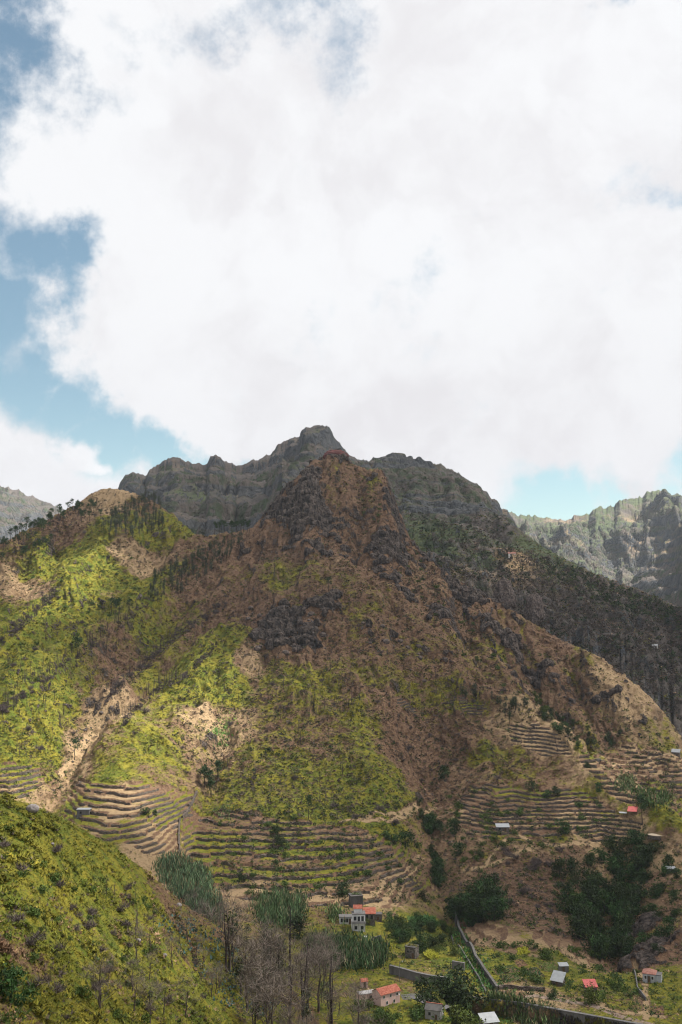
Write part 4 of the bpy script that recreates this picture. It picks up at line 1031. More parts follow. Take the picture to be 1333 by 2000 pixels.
def k_grey(r):                      # leafless broad tree, fine grey twigs
    h = 8.0; tp, ends = limb_tree(h, r, .22, 13, 3.6, GREYB * .8, GREYB * .45, .05, .2, 1.3, 3, .38, .05)
    ends = ends + [np.array((0, 0, h))]
    tw = twigs(ends, [1.5] * len(ends), 420, 1.2, .034, GREYB * (.85 + .3 * r.rand()), r)
    return as_mesh('trunk', tp, M_bark), as_mesh('twigs', [tw], M_bark)


def k_bush_bare(r):
    cs = [np.array((r.normal() * .6, r.normal() * .6, .3 + .6 * r.rand())) for _ in range(6)]
    tw = twigs(cs, [.8] * 6, 230, .85, .05, TWIG * (.6 + .5 * r.rand()), r, 1.2)
    st = [tube([(0, 0, -.3), tuple(c_ * .6 + (0, 0, .4))], [.07, .03], 4) + (TWIG * .5,) for c_ in cs]
    return (as_mesh('bare_shrub', st + [tw], M_bark),)


def k_broad(col, nn=1100):
    def f(r):
        h = 6.0; tp, ends = limb_tree(h * .7, r, .22, 6, 2.2, BARK, BARK, .04, .3, 1.0)
        cs = [np.array((r.normal() * 1.35, r.normal() * 1.35, 2.0 + 3.2 * r.rand())) for _ in range(11)] + [np.array((r.normal() * 1.0, r.normal() * 1.0, .9)) for _ in range(4)]
        fc = .5 + .75 * r.rand(); col_ = (col[0] * fc * (.8 + .6 * r.rand()), col[1] * fc, col[2] * fc)
        cr = leaves(cs, [1.15 + .6 * r.rand() for _ in cs], nn, .30, col_, r, .8, 1.0)
        return as_mesh('trunk', tp, M_bark), as_mesh('crown', [cr], M_leaf)
    return f


def k_bush(r):
    cs = [np.array((r.normal() * .7, r.normal() * .7, .5 + .9 * r.rand())) for _ in range(7)]
    g_ = r.rand()
    cr = leaves(cs, [.7 + .35 * r.rand() for _ in cs], 300, .24, (.03 + .03 * g_, .06 + .035 * g_, .014), r, .85, .7)
    return (as_mesh('green_shrub', [cr], M_leaf),)


kind('pine', 4, k_pine); kind('slender', 5, k_slender); kind('dead', 7, k_dead); kind('grey', 5, k_grey); kind('bare', 6, k_bush_bare)
kind('broad', 9, k_broad((.022, .050, .012))); kind('broadlight', 3, k_broad((.065, .105, .018))); kind('bush', 5, k_bush)
NAMES = {'pine': 'pine_tree', 'slender': 'slender_tree', 'dead': 'dead_tree', 'grey': 'leafless_tree', 'bare': 'bare_shrub', 'broad': 'leafy_tree', 'broadlight': 'pale_leafy_tree', 'bush': 'green_shrub'}
CATS = {'pine': 'tree', 'slender': 'tree', 'dead': 'dead tree', 'grey': 'leafless tree', 'bare': 'shrub', 'broad': 'tree', 'broadlight': 'tree', 'bush': 'shrub'}


def plant(kd, p, sc, label, group=None, cat=None, lean=0, whole=False, sxy=1.0, variant=None):
    ms = KIND[kd][variant if variant is not None else R.randint(len(KIND[kd]))]
    rz = R.rand() * 6.28; nm = NAMES[kd]
    if len(ms) == 1:
        o = link(nm, ms[0], loc=tuple(p), rz=rz, sc=(sc * sxy, sc * sxy, sc)); o.rotation_euler = (lean, lean * .5, rz)
        return tag(o, label, cat or CATS[kd], group)
    t_ = thing(nm, label, cat or CATS[kd], tuple(p), rz, group); t_.scale = (sc * sxy, sc * sxy, sc)
    for nm2, me_ in zip(('trunk', 'twigs' if kd == 'grey' else 'crown'), ms): link(nm2, me_, t_)
    return t_


def drop_any(px, py):
    a = near.drop(px, py) if px < 760 else None
    b = main.drop(px, py)
    c = mid.drop(px, py)
    c_ = [q_ for q_ in (a, b, c) if q_ is not None and not (q_ is a and q_[1] > 262)]
    if not c_: return None
    return min(c_, key=lambda q_: q_[1])


def in_poly(poly, r):
    xs = [p[0] for p in poly]; ys = [p[1] for p in poly]
    while True:
        px = r.uniform(min(xs), max(xs)); py = r.uniform(min(ys), max(ys)); ins = False
        for a in range(len(poly)):
            x1, y1 = poly[a]; x2, y2 = poly[(a + 1) % len(poly)]
            if (y1 > py) != (y2 > py) and px < (x2 - x1) * (py - y1) / (y2 - y1) + x1: ins = not ins
        if ins: return px, py


def on_line(pl, jit, r):
    L = [math.dist(a, b) for a, b in zip(pl[:-1], pl[1:])]; u = r.rand() * sum(L)
    for (a, b), l_ in zip(zip(pl[:-1], pl[1:]), L):
        if u <= l_: break
        u -= l_
    f_ = u / l_
    return a[0] + (b[0] - a[0]) * f_ + r.normal() * jit, a[1] + (b[1] - a[1]) * f_ + r.normal() * jit


def name_extremes(objs, label):
    """the outermost of a group can be pointed at; the ones between cannot be told apart"""
    if len(objs) < 6: order = sorted(objs, key=lambda o: o.location.x / o.location.y); words = ['leftmost', 'second from the left', 'third from the left', 'fourth from the left', 'fifth from the left'][:max(0, len(objs) - 1)]; lab = list(zip(order, words)) + [(order[-1], 'rightmost')]
    else:
        ev = lambda o: o.location.z / o.location.y; ax = lambda o: o.location.x / o.location.y
        s_ = sorted(objs, key=ax); t_ = sorted(objs, key=ev); lab = [(s_[0], 'leftmost'), (s_[-1], 'rightmost'), (t_[-1], 'uppermost'), (t_[0], 'lowest')]
        rest = [o for o in objs if all(o is not q for q, _ in lab)]
        if rest: b_ = max(rest, key=lambda o: o.scale[2] / o.location.y); lab.append((b_, 'tallest looking')) ; rest.remove(b_)
    done = set()
    for o, w_ in lab:
        if o.name in done: continue
        done.add(o.name); o['label'] = w_ + ' ' + label


def scatter(kd, n, smin, smax, label, group, poly=None, line=None, jit=5, sxy=1.0, sheet=None):
    c = 0; tries = 0; made = []
    while c < n and tries < n * 6:
        tries += 1
        px, py = in_poly(poly, R) if poly else on_line(line, jit, R)
        p = drop_any(px, py) if sheet is None else sheet.drop(px, py)
        if p is None: continue
        made.append(plant(kd, p - (0, 0, .1), R.uniform(smin, smax), label, group, sxy=sxy)); c += 1
    if made: name_extremes(made, label)

# ---- trees and shrubs, group by group
scatter('slender', 128, .4, .85, 'dark slender tree in the grove on the left hilltop', 'grove on the left hilltop', poly=[(235, 990), (262, 968), (300, 968), (318, 990), (322, 1030), (290, 1045), (255, 1050), (215, 1045), (190, 1035)])
scatter('pine', 60, .5, .9, 'small pine on the far left ridge line', 'pines on the far left ridge', line=[(0, 1070), (60, 1045), (110, 1022), (150, 1005), (200, 1010)], jit=7)
scatter('bare', 8, 1.2, 2.2, 'bare dark shrub below the far left ridge line', 'shrubs below the far left ridge', poly=[(100, 1015), (180, 985), (240, 1000), (190, 1040), (90, 1060), (20, 1080)])
scatter('pine', 12, .6, .9, 'small pine in the row across the left green slope', 'row of pines across the left green slope', line=[(0, 1105), (20, 1095), (40, 1090), (70, 1078), (95, 1068)], jit=3)
scatter('slender', 128, .4, .8, 'dark slender tree in the band below the saddle', 'tree band below the saddle', poly=[(285, 1165), (300, 1130), (350, 1100), (400, 1075), (450, 1050), (480, 1060), (440, 1100), (390, 1140), (340, 1170), (300, 1180)])
scatter('pine', 14, .55, .85, 'pine standing on the saddle skyline', 'pines on the saddle', line=[(425, 1042), (445, 1036), (462, 1040), (485, 1036)], jit=3)
scatter('pine', 5, .75, .95, 'pine in the short row above the second spur', 'pines above the second spur', line=[(213, 1195), (232, 1198), (256, 1200), (262, 1195)], jit=3)
plant('pine', drop_any(151, 1288), 1.15, 'tall dark pine standing alone on the left spur among bare trunks', variant=0)
plant('pine', drop_any(194, 1202), .62, 'small round pine left of the row above the second spur', variant=1)
plant('pine', drop_any(642, 1155), .85, 'small pine on the grassy shelf below the summit cliff', variant=2)
plant('pine', drop_any(146, 1484), .95, 'thin umbrella pine beside the pale scree gully', variant=3)
scatter('dead', 37, 0.43, 0.71, 'burnt bare trunk on the crest of the first left spur', 'burnt trunks on the first left spur', line=[(118, 1145), (60, 1205), (0, 1255)], jit=5)
scatter('dead', 77, 0.43, 0.82, 'burnt bare trunk on the crest of the second left spur', 'burnt trunks on the second left spur', line=[(255, 1200), (200, 1240), (140, 1290), (70, 1335), (0, 1385)], jit=9)
scatter('dead', 60, 0.43, 0.75, 'burnt bare trunk in the dark line above the scree gully', 'burnt trunks above the scree gully', line=[(350, 1235), (290, 1290), (200, 1372)], jit=5)
scatter('dead', 42, 0.43, 0.75, 'burnt bare trunk on the crest right of the scree gully', 'burnt trunks right of the scree gully', line=[(365, 1318), (300, 1352), (235, 1418)], jit=5)
scatter('dead', 32, 0.43, 0.82, 'burnt bare trunk scattered on the lower left green slope', 'burnt trunks on the lower left slope', poly=[(0, 1260), (100, 1340), (160, 1400), (80, 1500), (0, 1480)])
scatter('dead', 45, 0.43, 0.75, 'burnt bare trunk scattered on the central brown slope', 'burnt trunks on the central slope', poly=[(380, 1380), (520, 1290), (720, 1260), (780, 1330), (700, 1560), (560, 1600), (450, 1540)])
scatter('dead', 32, 0.31, 0.54, 'burnt bare trunk on the grassy shelf under the summit cliff', 'burnt trunks on the grassy shelf', poly=[(600, 1150), (740, 1160), (800, 1195), (760, 1210), (640, 1172)])
scatter('dead', 17, 0.37, 0.61, 'burnt bare trunk on the middle right flank', 'burnt trunks on the middle right flank', poly=[(760, 1330), (860, 1320), (960, 1350), (900, 1400), (780, 1380)])
scatter('slender', 26, .45, .7, 'short ivy dark trunk on the middle right flank', 'ivy dark trunks on the middle right flank', line=[(885, 1350), (930, 1365), (990, 1385), (1040, 1392)], jit=9)
for (px, py, h_) in [(145, 1600, .8), (137, 1602, .7), (160, 1602, .85), (172, 1618, .6), (118, 1590, .6), (194, 1590, 1.0)]:
    plant('dead', drop_any(px, py + 4), h_ * .9 if main is None else h_ * .55, 'thin burnt trunk beside the pale ruin above the near hill', 'burnt trunks beside the pale ruin')
plant('dead', drop_any(1090, 1468), 1.0, 'leaning burnt trunk on the tan terraced brow', lean=.22)
plant('pine', drop_any(1255, 1612), 1.25, 'tall thin pine beside the side valley terraces', variant=1, sxy=.8)
plant('pine', drop_any(603, 1600), .95, 'pine with a bare lower trunk on the lower central slope', variant=0, sxy=.7)
scatter('pine', 8, .65, .95, 'pine in the clump at the top of the left terraces', 'pine clump above the left terraces', poly=[(392, 1525), (430, 1520), (432, 1560), (400, 1562)])
scatter('bare', 60, .9, 1.9, 'bare grey shrub on the middle mountain slopes', 'bare shrubs on the middle mountain', poly=[(0, 1130), (300, 1090), (460, 1120), (560, 1260), (800, 1230), (1000, 1300), (1050, 1500), (900, 1560), (760, 1640), (560, 1700), (400, 1600), (120, 1480), (0, 1540)])
scatter('bush', 48, .7, 1.3, 'small green shrub on the left green slope', 'green shrubs on the left slope', poly=[(60, 1110), (260, 1060), (350, 1060), (380, 1090), (300, 1140), (250, 1200), (120, 1330), (0, 1400)])
scatter('bush', 50, .8, 1.5, 'dark green shrub on the rocky right flank', 'green shrubs on the right flank', poly=[(700, 930), (760, 980), (850, 1130), (960, 1260), (1050, 1390), (960, 1330), (860, 1260), (760, 1120), (700, 1000)])
scatter('broad', 26, .5, .85, 'dark leafy tree on the hillside above the side valley', 'leafy trees above the side valley', poly=[(1040, 1350), (1120, 1410), (1180, 1440), (1240, 1420), (1200, 1460), (1130, 1470), (1060, 1410)])
scatter('broadlight', 8, .6, .9, 'fresh green tree beside the middle right flank', 'fresh green trees on the right flank', line=[(1035, 1365), (1060, 1385), (1085, 1400), (1110, 1410)], jit=5)
# lower slopes
scatter('broad', 82, .8, 1.7, 'dark leafy tree in the wooded ravine at the lower right', 'woodland in the lower right ravine', poly=[(1120, 1660), (1180, 1650), (1240, 1640), (1290, 1670), (1250, 1730), (1240, 1860), (1200, 1890), (1130, 1850), (1100, 1760), (1090, 1700)])
scatter('broad', 20, .6, 1.0, 'dark leafy tree along the rocky edge at the lower right', 'trees on the lower right rocks', poly=[(1240, 1700), (1333, 1690), (1333, 1860), (1260, 1880)])
scatter('broad', 20, .7, 1.1, 'dark leafy tree in the gully below the centre right terraces', 'trees in the centre right gully', line=[(825, 1560), (838, 1620), (850, 1680), (862, 1730)], jit=8)
scatter('broad', 24, 1.0, 1.6, 'broad dark tree in the wood above the channel', 'wood above the channel', poly=[(860, 1760), (900, 1740), (960, 1745), (985, 1790), (940, 1810), (880, 1805)])
for (px, py, s_, lb) in [(670, 1752, 1.05, 'round dark green tree on the terraces above the white house'), (792, 1655, 1.35, 'large dark green tree on the slope left of the gully'), (768, 1648, .8, 'smaller dark tree beside the large one left of the gully'), (888, 1625, 1.2, 'dark green tree beside the centre right terraces'),
                         (895, 1672, 1.15, 'dark leafy tree below the centre right terraces'), (938, 1675, .7, 'small dark round tree on the brown slope below the white roofed shed'), (1102, 1628, 1.3, 'solitary dense dark tree on the right terraces'), (285, 1592, .75, 'small round green tree on the left dry terraces'), (303, 1592, .45, 'tiny tree beside the small round one on the left dry terraces'),
                         (585, 1830, 1.3, 'dense dark tree beside the tall burnt trunk'), (868, 1520, 1.3, 'tall dark tree above the gully'), (550, 1655, .95, 'dark green tree at the left of the lower central terraces'), (540, 1630, .8, 'narrow dark tree above the lower central terraces'), (828, 1756, .65, 'small dark tree at the right end of the dry terraces'),
                         (475, 1722, .7, 'green bush on the dry stone terraces'), (1068, 1560, .8, 'dark bush on the slope below the tan brow'), (1040, 1545, 1.0, 'dark spreading bush left below the tan brow'), (1090, 1555, .9, 'olive bush right below the tan brow'), (1148, 1500, .6, 'small green tree on the tan brow edge'), (1172, 1545, .8, 'dark tree on the crest above the red roofed shelter')]:
    p = drop_any(px, py)
    if p is not None: plant('broad', p - (0, 0, .3), s_, lb)
scatter('bush', 46, .8, 1.5, 'dark green shrub around the centre right terraces', 'green shrubs around the centre right terraces', poly=[(880, 1540), (1200, 1560), (1200, 1620), (1090, 1660), (960, 1690), (880, 1690)])
scatter('bush', 46, .7, 1.4, 'green shrub on the lower central terraces', 'green shrubs on the lower central terraces', poly=[(400, 1600), (700, 1600), (840, 1660), (830, 1740), (640, 1770), (440, 1740)])
scatter('bare', 20, 1.0, 1.9, 'bare grey shrub on the steep brown slope at the lower right', 'bare shrubs on the lower right slope', poly=[(940, 1640), (1100, 1650), (1100, 1780), (1000, 1800), (930, 1700)])
# valley floor
scatter('broad', 24, .5, .9, 'leafy tree among the gardens of the valley floor', 'garden trees on the valley floor', poly=[(760, 1800), (880, 1810), (890, 1850), (820, 1870), (770, 1840)])
scatter('bush', 36, .7, 1.5, 'green shrub among the vegetable plots', 'shrubs among the vegetable plots', poly=[(960, 1830), (1160, 1850), (1250, 1900), (1250, 1960), (1100, 1940), (940, 1900)])
scatter('broadlight', 9, .5, .8, 'pale green bush among the valley gardens', 'pale bushes in the valley gardens', poly=[(700, 1780), (900, 1800), (1000, 1870), (960, 1890), (700, 1830)])
scatter('bush', 30, .8, 1.5, 'green bush on the bank around the pink house', 'bushes around the pink house', poly=[(690, 1960), (830, 1975), (880, 1990), (960, 2040), (700, 2060)])
for (px, py, s_, kd, lb) in [(868, 1975, 2.15, 'broad', 'very large dark tree beside the valley road'), (900, 1985, 1.9, 'broad', 'large dark tree joined to the biggest one beside the valley road'), (842, 1968, 1.4, 'broad', 'dark tree on the left side of the biggest tree'), (890, 2005, 1.3, 'broadlight', 'olive green tree in front of the biggest dark tree'), (925, 2030, 1.3, 'broadlight', 'olive green tree at the bottom of the picture by the pale roof'),
                             (1156, 1962, 1.0, 'broadlight', 'grey green spreading bush below the red shed'), (1080, 1950, .6, 'broad', 'small dark bush below the tilted white roof'), (755, 2010, .9, 'broadlight', 'fresh green bush in front of the pink house')]:
    p = drop_any(px, py)
    if p is not None: plant(kd, p - (0, 0, .5), s_, lb)
# grey leafless wood in the ravine right of the near hill
scatter('grey', 42, .6, 1.4, 'leafless grey tree in the bare wood right of the near hill', 'bare wood right of the near hill', poly=[(430, 1870), (520, 1870), (600, 1860), (690, 1900), (720, 1990), (760, 2090), (520, 2100), (480, 1990)])
scatter('grey', 30, .7, 1.1, 'leafless grey tree along the edge of the near hill', 'bare trees along the near hill edge', poly=[(380, 1790), (430, 1790), (520, 1850), (560, 1900), (520, 1960), (440, 1880)], sheet=main)
scatter('bare', 34, .35, .8, 'small bare shrub among the ferns of the near hill', 'bare shrubs on the near hill', poly=[(0, 1580), (100, 1610), (300, 1760), (480, 1900), (560, 1999), (0, 1999)])
scatter('grey', 16, .35, .6, 'small leafless tree among the ferns of the near hill', 'leafless trees on the near hill', poly=[(100, 1680), (300, 1780), (460, 1900), (520, 1999), (200, 1999)])
scatter('dead', 12, 0.19, 0.34, 'thin burnt stem among the ferns of the near hill', 'burnt stems on the near hill', poly=[(180, 1720), (330, 1780), (440, 1900), (460, 1960), (250, 1900)])
scatter('bush', 44, .3, .6, 'low green shrub among the ferns of the near hill', 'green shrubs on the near hill', poly=[(0, 1600), (300, 1760), (560, 1999), (0, 1999)])
plant('broad', near.drop(22, 1965), .55, 'dark round shrub at the bottom left corner of the near hill')
scatter('bare', 38, .7, 1.4, 'bare purple grey shrub on the crest of the first left spur', 'bare shrubs on the first left spur', line=[(118, 1145), (60, 1205), (0, 1258)], jit=4)
scatter('bare', 58, .7, 1.5, 'bare purple grey shrub on the crest of the second left spur', 'bare shrubs on the second left spur', line=[(290, 1180), (255, 1205), (200, 1245), (140, 1292), (70, 1338), (0, 1388)], jit=5)
scatter('bare', 48, .7, 1.5, 'bare purple grey shrub in the dark line above the scree gully', 'bare shrubs above the scree gully', line=[(440, 1180), (350, 1238), (290, 1292), (200, 1372)], jit=5)
scatter('bare', 26, .6, 1.2, 'bare purple grey shrub on the crest right of the scree gully', 'bare shrubs right of the scree gully', line=[(420, 1260), (365, 1318), (300, 1352), (235, 1418)], jit=4)
scatter('dead', 8, .9, 1.3, 'slim burnt pole rising from the bare wood', 'burnt poles in the bare wood', poly=[(430, 1880), (600, 1870), (690, 1920), (700, 2020), (520, 2060)])
scatter('slender', 14, .5, .9, 'blue green resprouting tree in the bare wood', 'resprouting trees in the bare wood', poly=[(400, 1810), (520, 1880), (640, 1930), (680, 2010), (500, 2020)])
# the tallest burnt trunk
r = np.random.RandomState(5)
tp, en = limb_tree(25.0, r, .52, 20, 2.6, CHAR * 2.2, CHAR * 1.1, .012, .55, .5, 2, .5, .004)
p = drop_any(566, 1925)
tt = thing('burnt_pine', 'tallest burnt trunk, charred bare pole rising before the reeds', 'dead tree', tuple(p))
link('trunk', as_mesh('trunk', tp[:1], M_bark), tt); link('branches', as_mesh('branches', tp[1:], M_bark), tt)
tt.scale = (1, 1, 1)

# scattered dark scrub further back
def scrub(name, n, poly_s, sheet, size, cols, seed):
    r = np.random.RandomState(seed); Pp = []
    while len(Pp) < n:
        q_ = sheet.drop(*in_poly(poly_s, r))
        if q_ is not None: Pp.append(q_)
        else: n -= 1
    Pp = np.array(Pp); k = r.randint(0, len(cols), len(Pp)); c = np.array(cols)[k]
    m_ = len(Pp); K_n = 26
    sz = size[0] + (size[1] - size[0]) * r.rand(m_) ** 2
    d = r.normal(size=(m_, K_n, 3)); d /= np.linalg.norm(d, axis=2)[..., None]; d[..., 2] = np.abs(d[..., 2])
    q_ = Pp[:, None, :] + d * sz[:, None, None] * (.4 + .6 * r.rand(m_, K_n, 1))
    a = r.normal(size=(m_, K_n, 3)) * sz[:, None, None] * .28; b = r.normal(size=(m_, K_n, 3)) * sz[:, None, None] * .28
    V_ = np.stack([q_, q_ + a, q_ + b], 2).reshape(-1, 3)
    C_ = np.repeat((c[:, None, :] * (.7 + .6 * r.rand(m_, K_n, 1)))[:, :, None, :], 3, 2).reshape(-1, 3)
    stuff(name, V_, np.arange(len(V_)).reshape(-1, 3), C_)


DG = (.020, .042, .012); GG = (.095, .075, .066); OG = (.06, .08, .02)
scrub('scrub', 3000, [(985, 1060), (1060, 1085), (1200, 1145), (1333, 1195), (1333, 1420), (1270, 1360), (1170, 1280), (1100, 1250), (1010, 1200), (960, 1160)], mid, (1.2, 4.0), [GG, GG, GG, DG, (.06, .05, .045)], 401)
scrub('scrub', 420, [(1050, 1090), (1130, 1110), (1333, 1190), (1333, 1230), (1200, 1190), (1060, 1130)], mid, (2, 4.5), [DG, DG, OG], 402)
scrub('scrub', 1200, [(780, 900), (1000, 1000), (1000, 1150), (850, 1110), (790, 1000)], mid, (1.5, 4.5), [GG, DG, (.04, .05, .02)], 403)
scrub('scrub', 6000, [(380, 1180), (480, 1130), (640, 1100), (830, 1110), (1000, 1250), (1060, 1400), (1040, 1520), (900, 1560), (700, 1600), (480, 1600), (330, 1460), (360, 1330)], main, (.6, 1.7), [GG, (.07, .055, .05), (.06, .045, .04), OG, DG], 404)
scrub('scrub', 3500, [(0, 1080), (240, 1050), (460, 1060), (400, 1180), (200, 1400), (150, 1560), (0, 1560)], main, (.5, 1.4), [GG, OG, DG, OG], 405)
scrub('scrub', 3000, [(600, 900), (680, 900), (780, 960), (840, 1090), (1000, 1240), (900, 1250), (700, 1100), (500, 1100), (540, 1000)], main, (.6, 1.6), [GG, (.07, .05, .04), DG, OG], 406)
scrub('scrub', 4500, [(400, 1580), (700, 1570), (900, 1560), (1240, 1600), (1333, 1650), (1333, 1880), (1200, 1860), (950, 1790), (700, 1760), (420, 1740)], main, (.5, 1.6), [OG, DG, GG, (.05, .075, .02)], 407)
scrub('scrub', 1600, [(960, 1250), (1160, 1290), (1240, 1400), (1333, 1460), (1333, 1600), (1180, 1520), (1060, 1400)], main, (.6, 1.8), [DG, OG, GG], 408)


def band(line, w_): return [(x_, y_ - w_) for x_, y_ in line] + [(x_ + w_ * .5, y_ + w_) for x_, y_ in line[::-1]]


PG = (.085, .062, .060)
for i, ln in enumerate([[(118, 1145), (60, 1205), (0, 1258)], [(290, 1180), (255, 1205), (200, 1245), (140, 1292), (70, 1338), (0, 1388)], [(440, 1180), (350, 1238), (290, 1292), (200, 1372)], [(430, 1250), (365, 1318), (300, 1352), (235, 1418)], [(20, 1078), (100, 1035), (180, 985), (240, 1000)]]):
    scrub('scrub', [220, 420, 380, 200, 400][i], band(ln, [6, 7, 7, 5, 14][i]), main, (.6, 1.7), [PG, PG, GG, (.05, .04, .038)], 420 + i)
scrub('scrub', 900, [(760, 1800), (900, 1830), (1160, 1850), (1320, 1880), (1333, 1990), (1180, 1980), (1000, 1950), (880, 1930), (760, 1900)], main, (.4, 1.3), [DG, OG, (.05, .09, .02), (.07, .11, .02)], 429)
scrub('scrub', 900, [(520, 1300), (760, 1280), (900, 1450), (880, 1560), (700, 1600), (560, 1520)], main, (.4, 1.0), [(.26, .18, .12), (.22, .15, .10), (.30, .22, .15)], 430)
scrub('scrub', 700, [(560, 950), (700, 950), (820, 1100), (960, 1260), (700, 1180), (500, 1130)], main, (.4, 1.2), [(.22, .15, .11), (.26, .18, .13), (.16, .11, .08)], 431)
# giant reeds
def reeds(poly, n, hgt, col, sheet=None, seed=1):
    r = np.random.RandomState(seed); Pp = []
    for _ in range(n):
        px, py = in_poly(poly, r); q_ = (sheet or main).drop(px + r.normal() * 8, py + r.normal() * 7)
        if q_ is not None: Pp.append(q_)
    if not Pp: return
    Pp = np.array(Pp); m_ = len(Pp); k = 7
    hh = hgt * (.45 + .7 * r.rand(m_, 1)) * (.7 + .6 * r.rand(m_, k)); a = r.rand(m_, k) * 6.283; ln = .35 * hh * r.rand(m_, k)
    b0 = Pp[:, None, :] + np.stack([r.normal(size=(m_, k)) * .5, r.normal(size=(m_, k)) * .5, hh * r.rand(m_, k) * .6], -1)
    tip = b0 + np.stack([np.cos(a) * ln, np.sin(a) * ln, hh * .45], -1)
    wv = .16 + .12 * r.rand(m_, k); sd = np.stack([-np.sin(a) * wv, np.cos(a) * wv, 0 * wv], -1)
    V_ = np.stack([b0 - sd, b0 + sd, tip], 2).reshape(-1, 3)
    dry_ = (r.rand(m_, k, 1) < .12); C_ = np.repeat((np.where(dry_, np.array((.20, .17, .09)), np.array(col) * (.5 + .95 * r.rand(m_, 1, 1))) * (.7 + .6 * r.rand(m_, k, 1)))[:, :, None, :], 3, 2).reshape(-1, 3)
    stuff('reeds', V_, np.arange(len(V_)).reshape(-1, 3), C_)


RC = (.075, .125, .050); RD = (.045, .085, .030)
reeds([(310, 1690), (345, 1680), (400, 1705), (410, 1760), (360, 1760), (320, 1720)], 1100, 4.2, (.095, .15, .075), seed=1)
reeds([(330, 1760), (380, 1750), (430, 1760), (430, 1800), (390, 1810)], 500, 4.0, (.09, .14, .07), seed=2)
reeds([(500, 1765), (540, 1758), (590, 1760), (590, 1790), (560, 1810), (510, 1800)], 1000, 4.2, RC, seed=3)
reeds([(600, 1845), (640, 1835), (700, 1845), (760, 1858), (740, 1890), (680, 1890), (610, 1880)], 1500, 3.8, RD, seed=4)
reeds([(955, 1955), (975, 1955), (1020, 1970), (1070, 1985), (1110, 2003), (1080, 2003), (1020, 1990), (965, 1972)], 700, 3.4, (.08, .12, .045), seed=5)
reeds([(1240, 1545), (1300, 1550), (1320, 1565), (1260, 1575)], 300, 3.4, (.07, .12, .04), seed=6)
reeds([(640, 1790), (655, 1782), (665, 1790), (660, 1800)], 90, 3.4, (.09, .14, .05), seed=7)
reeds([(1205, 1530), (1230, 1520), (1240, 1535), (1220, 1545)], 160, 3.0, (.07, .11, .04), seed=8)
reeds([(888, 1800), (905, 1835), (930, 1880), (962, 1930), (972, 1938), (950, 1932), (915, 1880), (885, 1830)], 420, 1.5, (.05, .13, .03), seed=9)
reeds([(415, 1438), (440, 1430), (436, 1452), (418, 1456)], 160, 3.0, (.12, .26, .06), seed=10)
reeds([(425, 1415), (450, 1400), (455, 1410), (435, 1430)], 60, 1.2, (.16, .36, .03), seed=11)
reeds([(430, 1585), (455, 1578), (460, 1592), (436, 1594)], 60, 2.0, (.09, .14, .05), seed=12)
# blue green agaves of the near slope
reeds([(330, 1780), (430, 1830), (560, 1960), (520, 1999), (440, 1960), (300, 1800)], 260, .8, (.06, .12, .12), near, 13)

# ================================================================== walls, houses, huts, plots
def plain(name, col, rough=.85, spec=.2, var=.25, sc=1.2, streak=0, bmp=.4):
    m, t, b = mat(name, rough, spec)
    P = t.n('ShaderNodeNewGeometry').outputs['Position']
    mp = t.n('ShaderNodeMapping'); t.l(P, mp.inputs[0]); mp.inputs['Scale'].default_value = (1, 1, .35 if streak else 1)
    n = t.noise(mp.outputs[0], sc, 6, .65).outputs['Fac']
    lo = tuple(c * (1 - var) for c in col); hi = tuple(min(1, c * (1 + var)) for c in col)
    c_ = t.mix(t.mr(n, .3, .7), lo, hi)
    if streak:
        n2 = t.noise(mp.outputs[0], sc * .35, 5, .7).outputs['Fac']; c_ = t.mix(t.mr(n2, .5, .75, 0, streak), c_, tuple(q_ * .3 for q_ in col))
    t.l(c_, b.inputs['Base Color'])
    if bmp: bump(t, b, n, bmp, .08)
    return m


def stone_mat(name, a, b_, sc):
    m, t, bs_ = mat(name, .95, .1)
    P = t.n('ShaderNodeNewGeometry').outputs['Position']
    v = t.n('ShaderNodeTexVoronoi'); v.inputs['Scale'].default_value = sc; t.l(P, v.inputs['Vector'])
    sv = t.n('ShaderNodeSeparateColor'); t.l(v.outputs['Color'], sv.inputs[0])
    c_ = t.mix(sv.outputs[0], a, b_); n = t.noise(P, .5, 5, .6).outputs['Fac']
    c_ = t.mix(t.mr(n, .55, .75, 0, .6), c_, (.09, .08, .035))
    t.l(c_, bs_.inputs['Base Color'])
    bump(t, bs_, v.outputs['Distance'], 1.0, -.25)
    return m


def tile_mat(name, a, b_):
    m, t, bs_ = mat(name, .8, .2)
    P = t.n('ShaderNodeTexCoord').outputs['Object']
    wv = t.n('ShaderNodeTexWave'); wv.bands_direction = 'X'; wv.inputs['Scale'].default_value = 1.6; wv.inputs['Distortion'].default_value = .3; t.l(P, wv.inputs['Vector'])
    n = t.noise(P, 1.4, 6, .7).outputs['Fac']
    t.l(t.mix(t.mr(n, .35, .65), a, b_), bs_.inputs['Base Color']); bump(t, bs_, wv.outputs['Fac'], .8, .08)
    return m


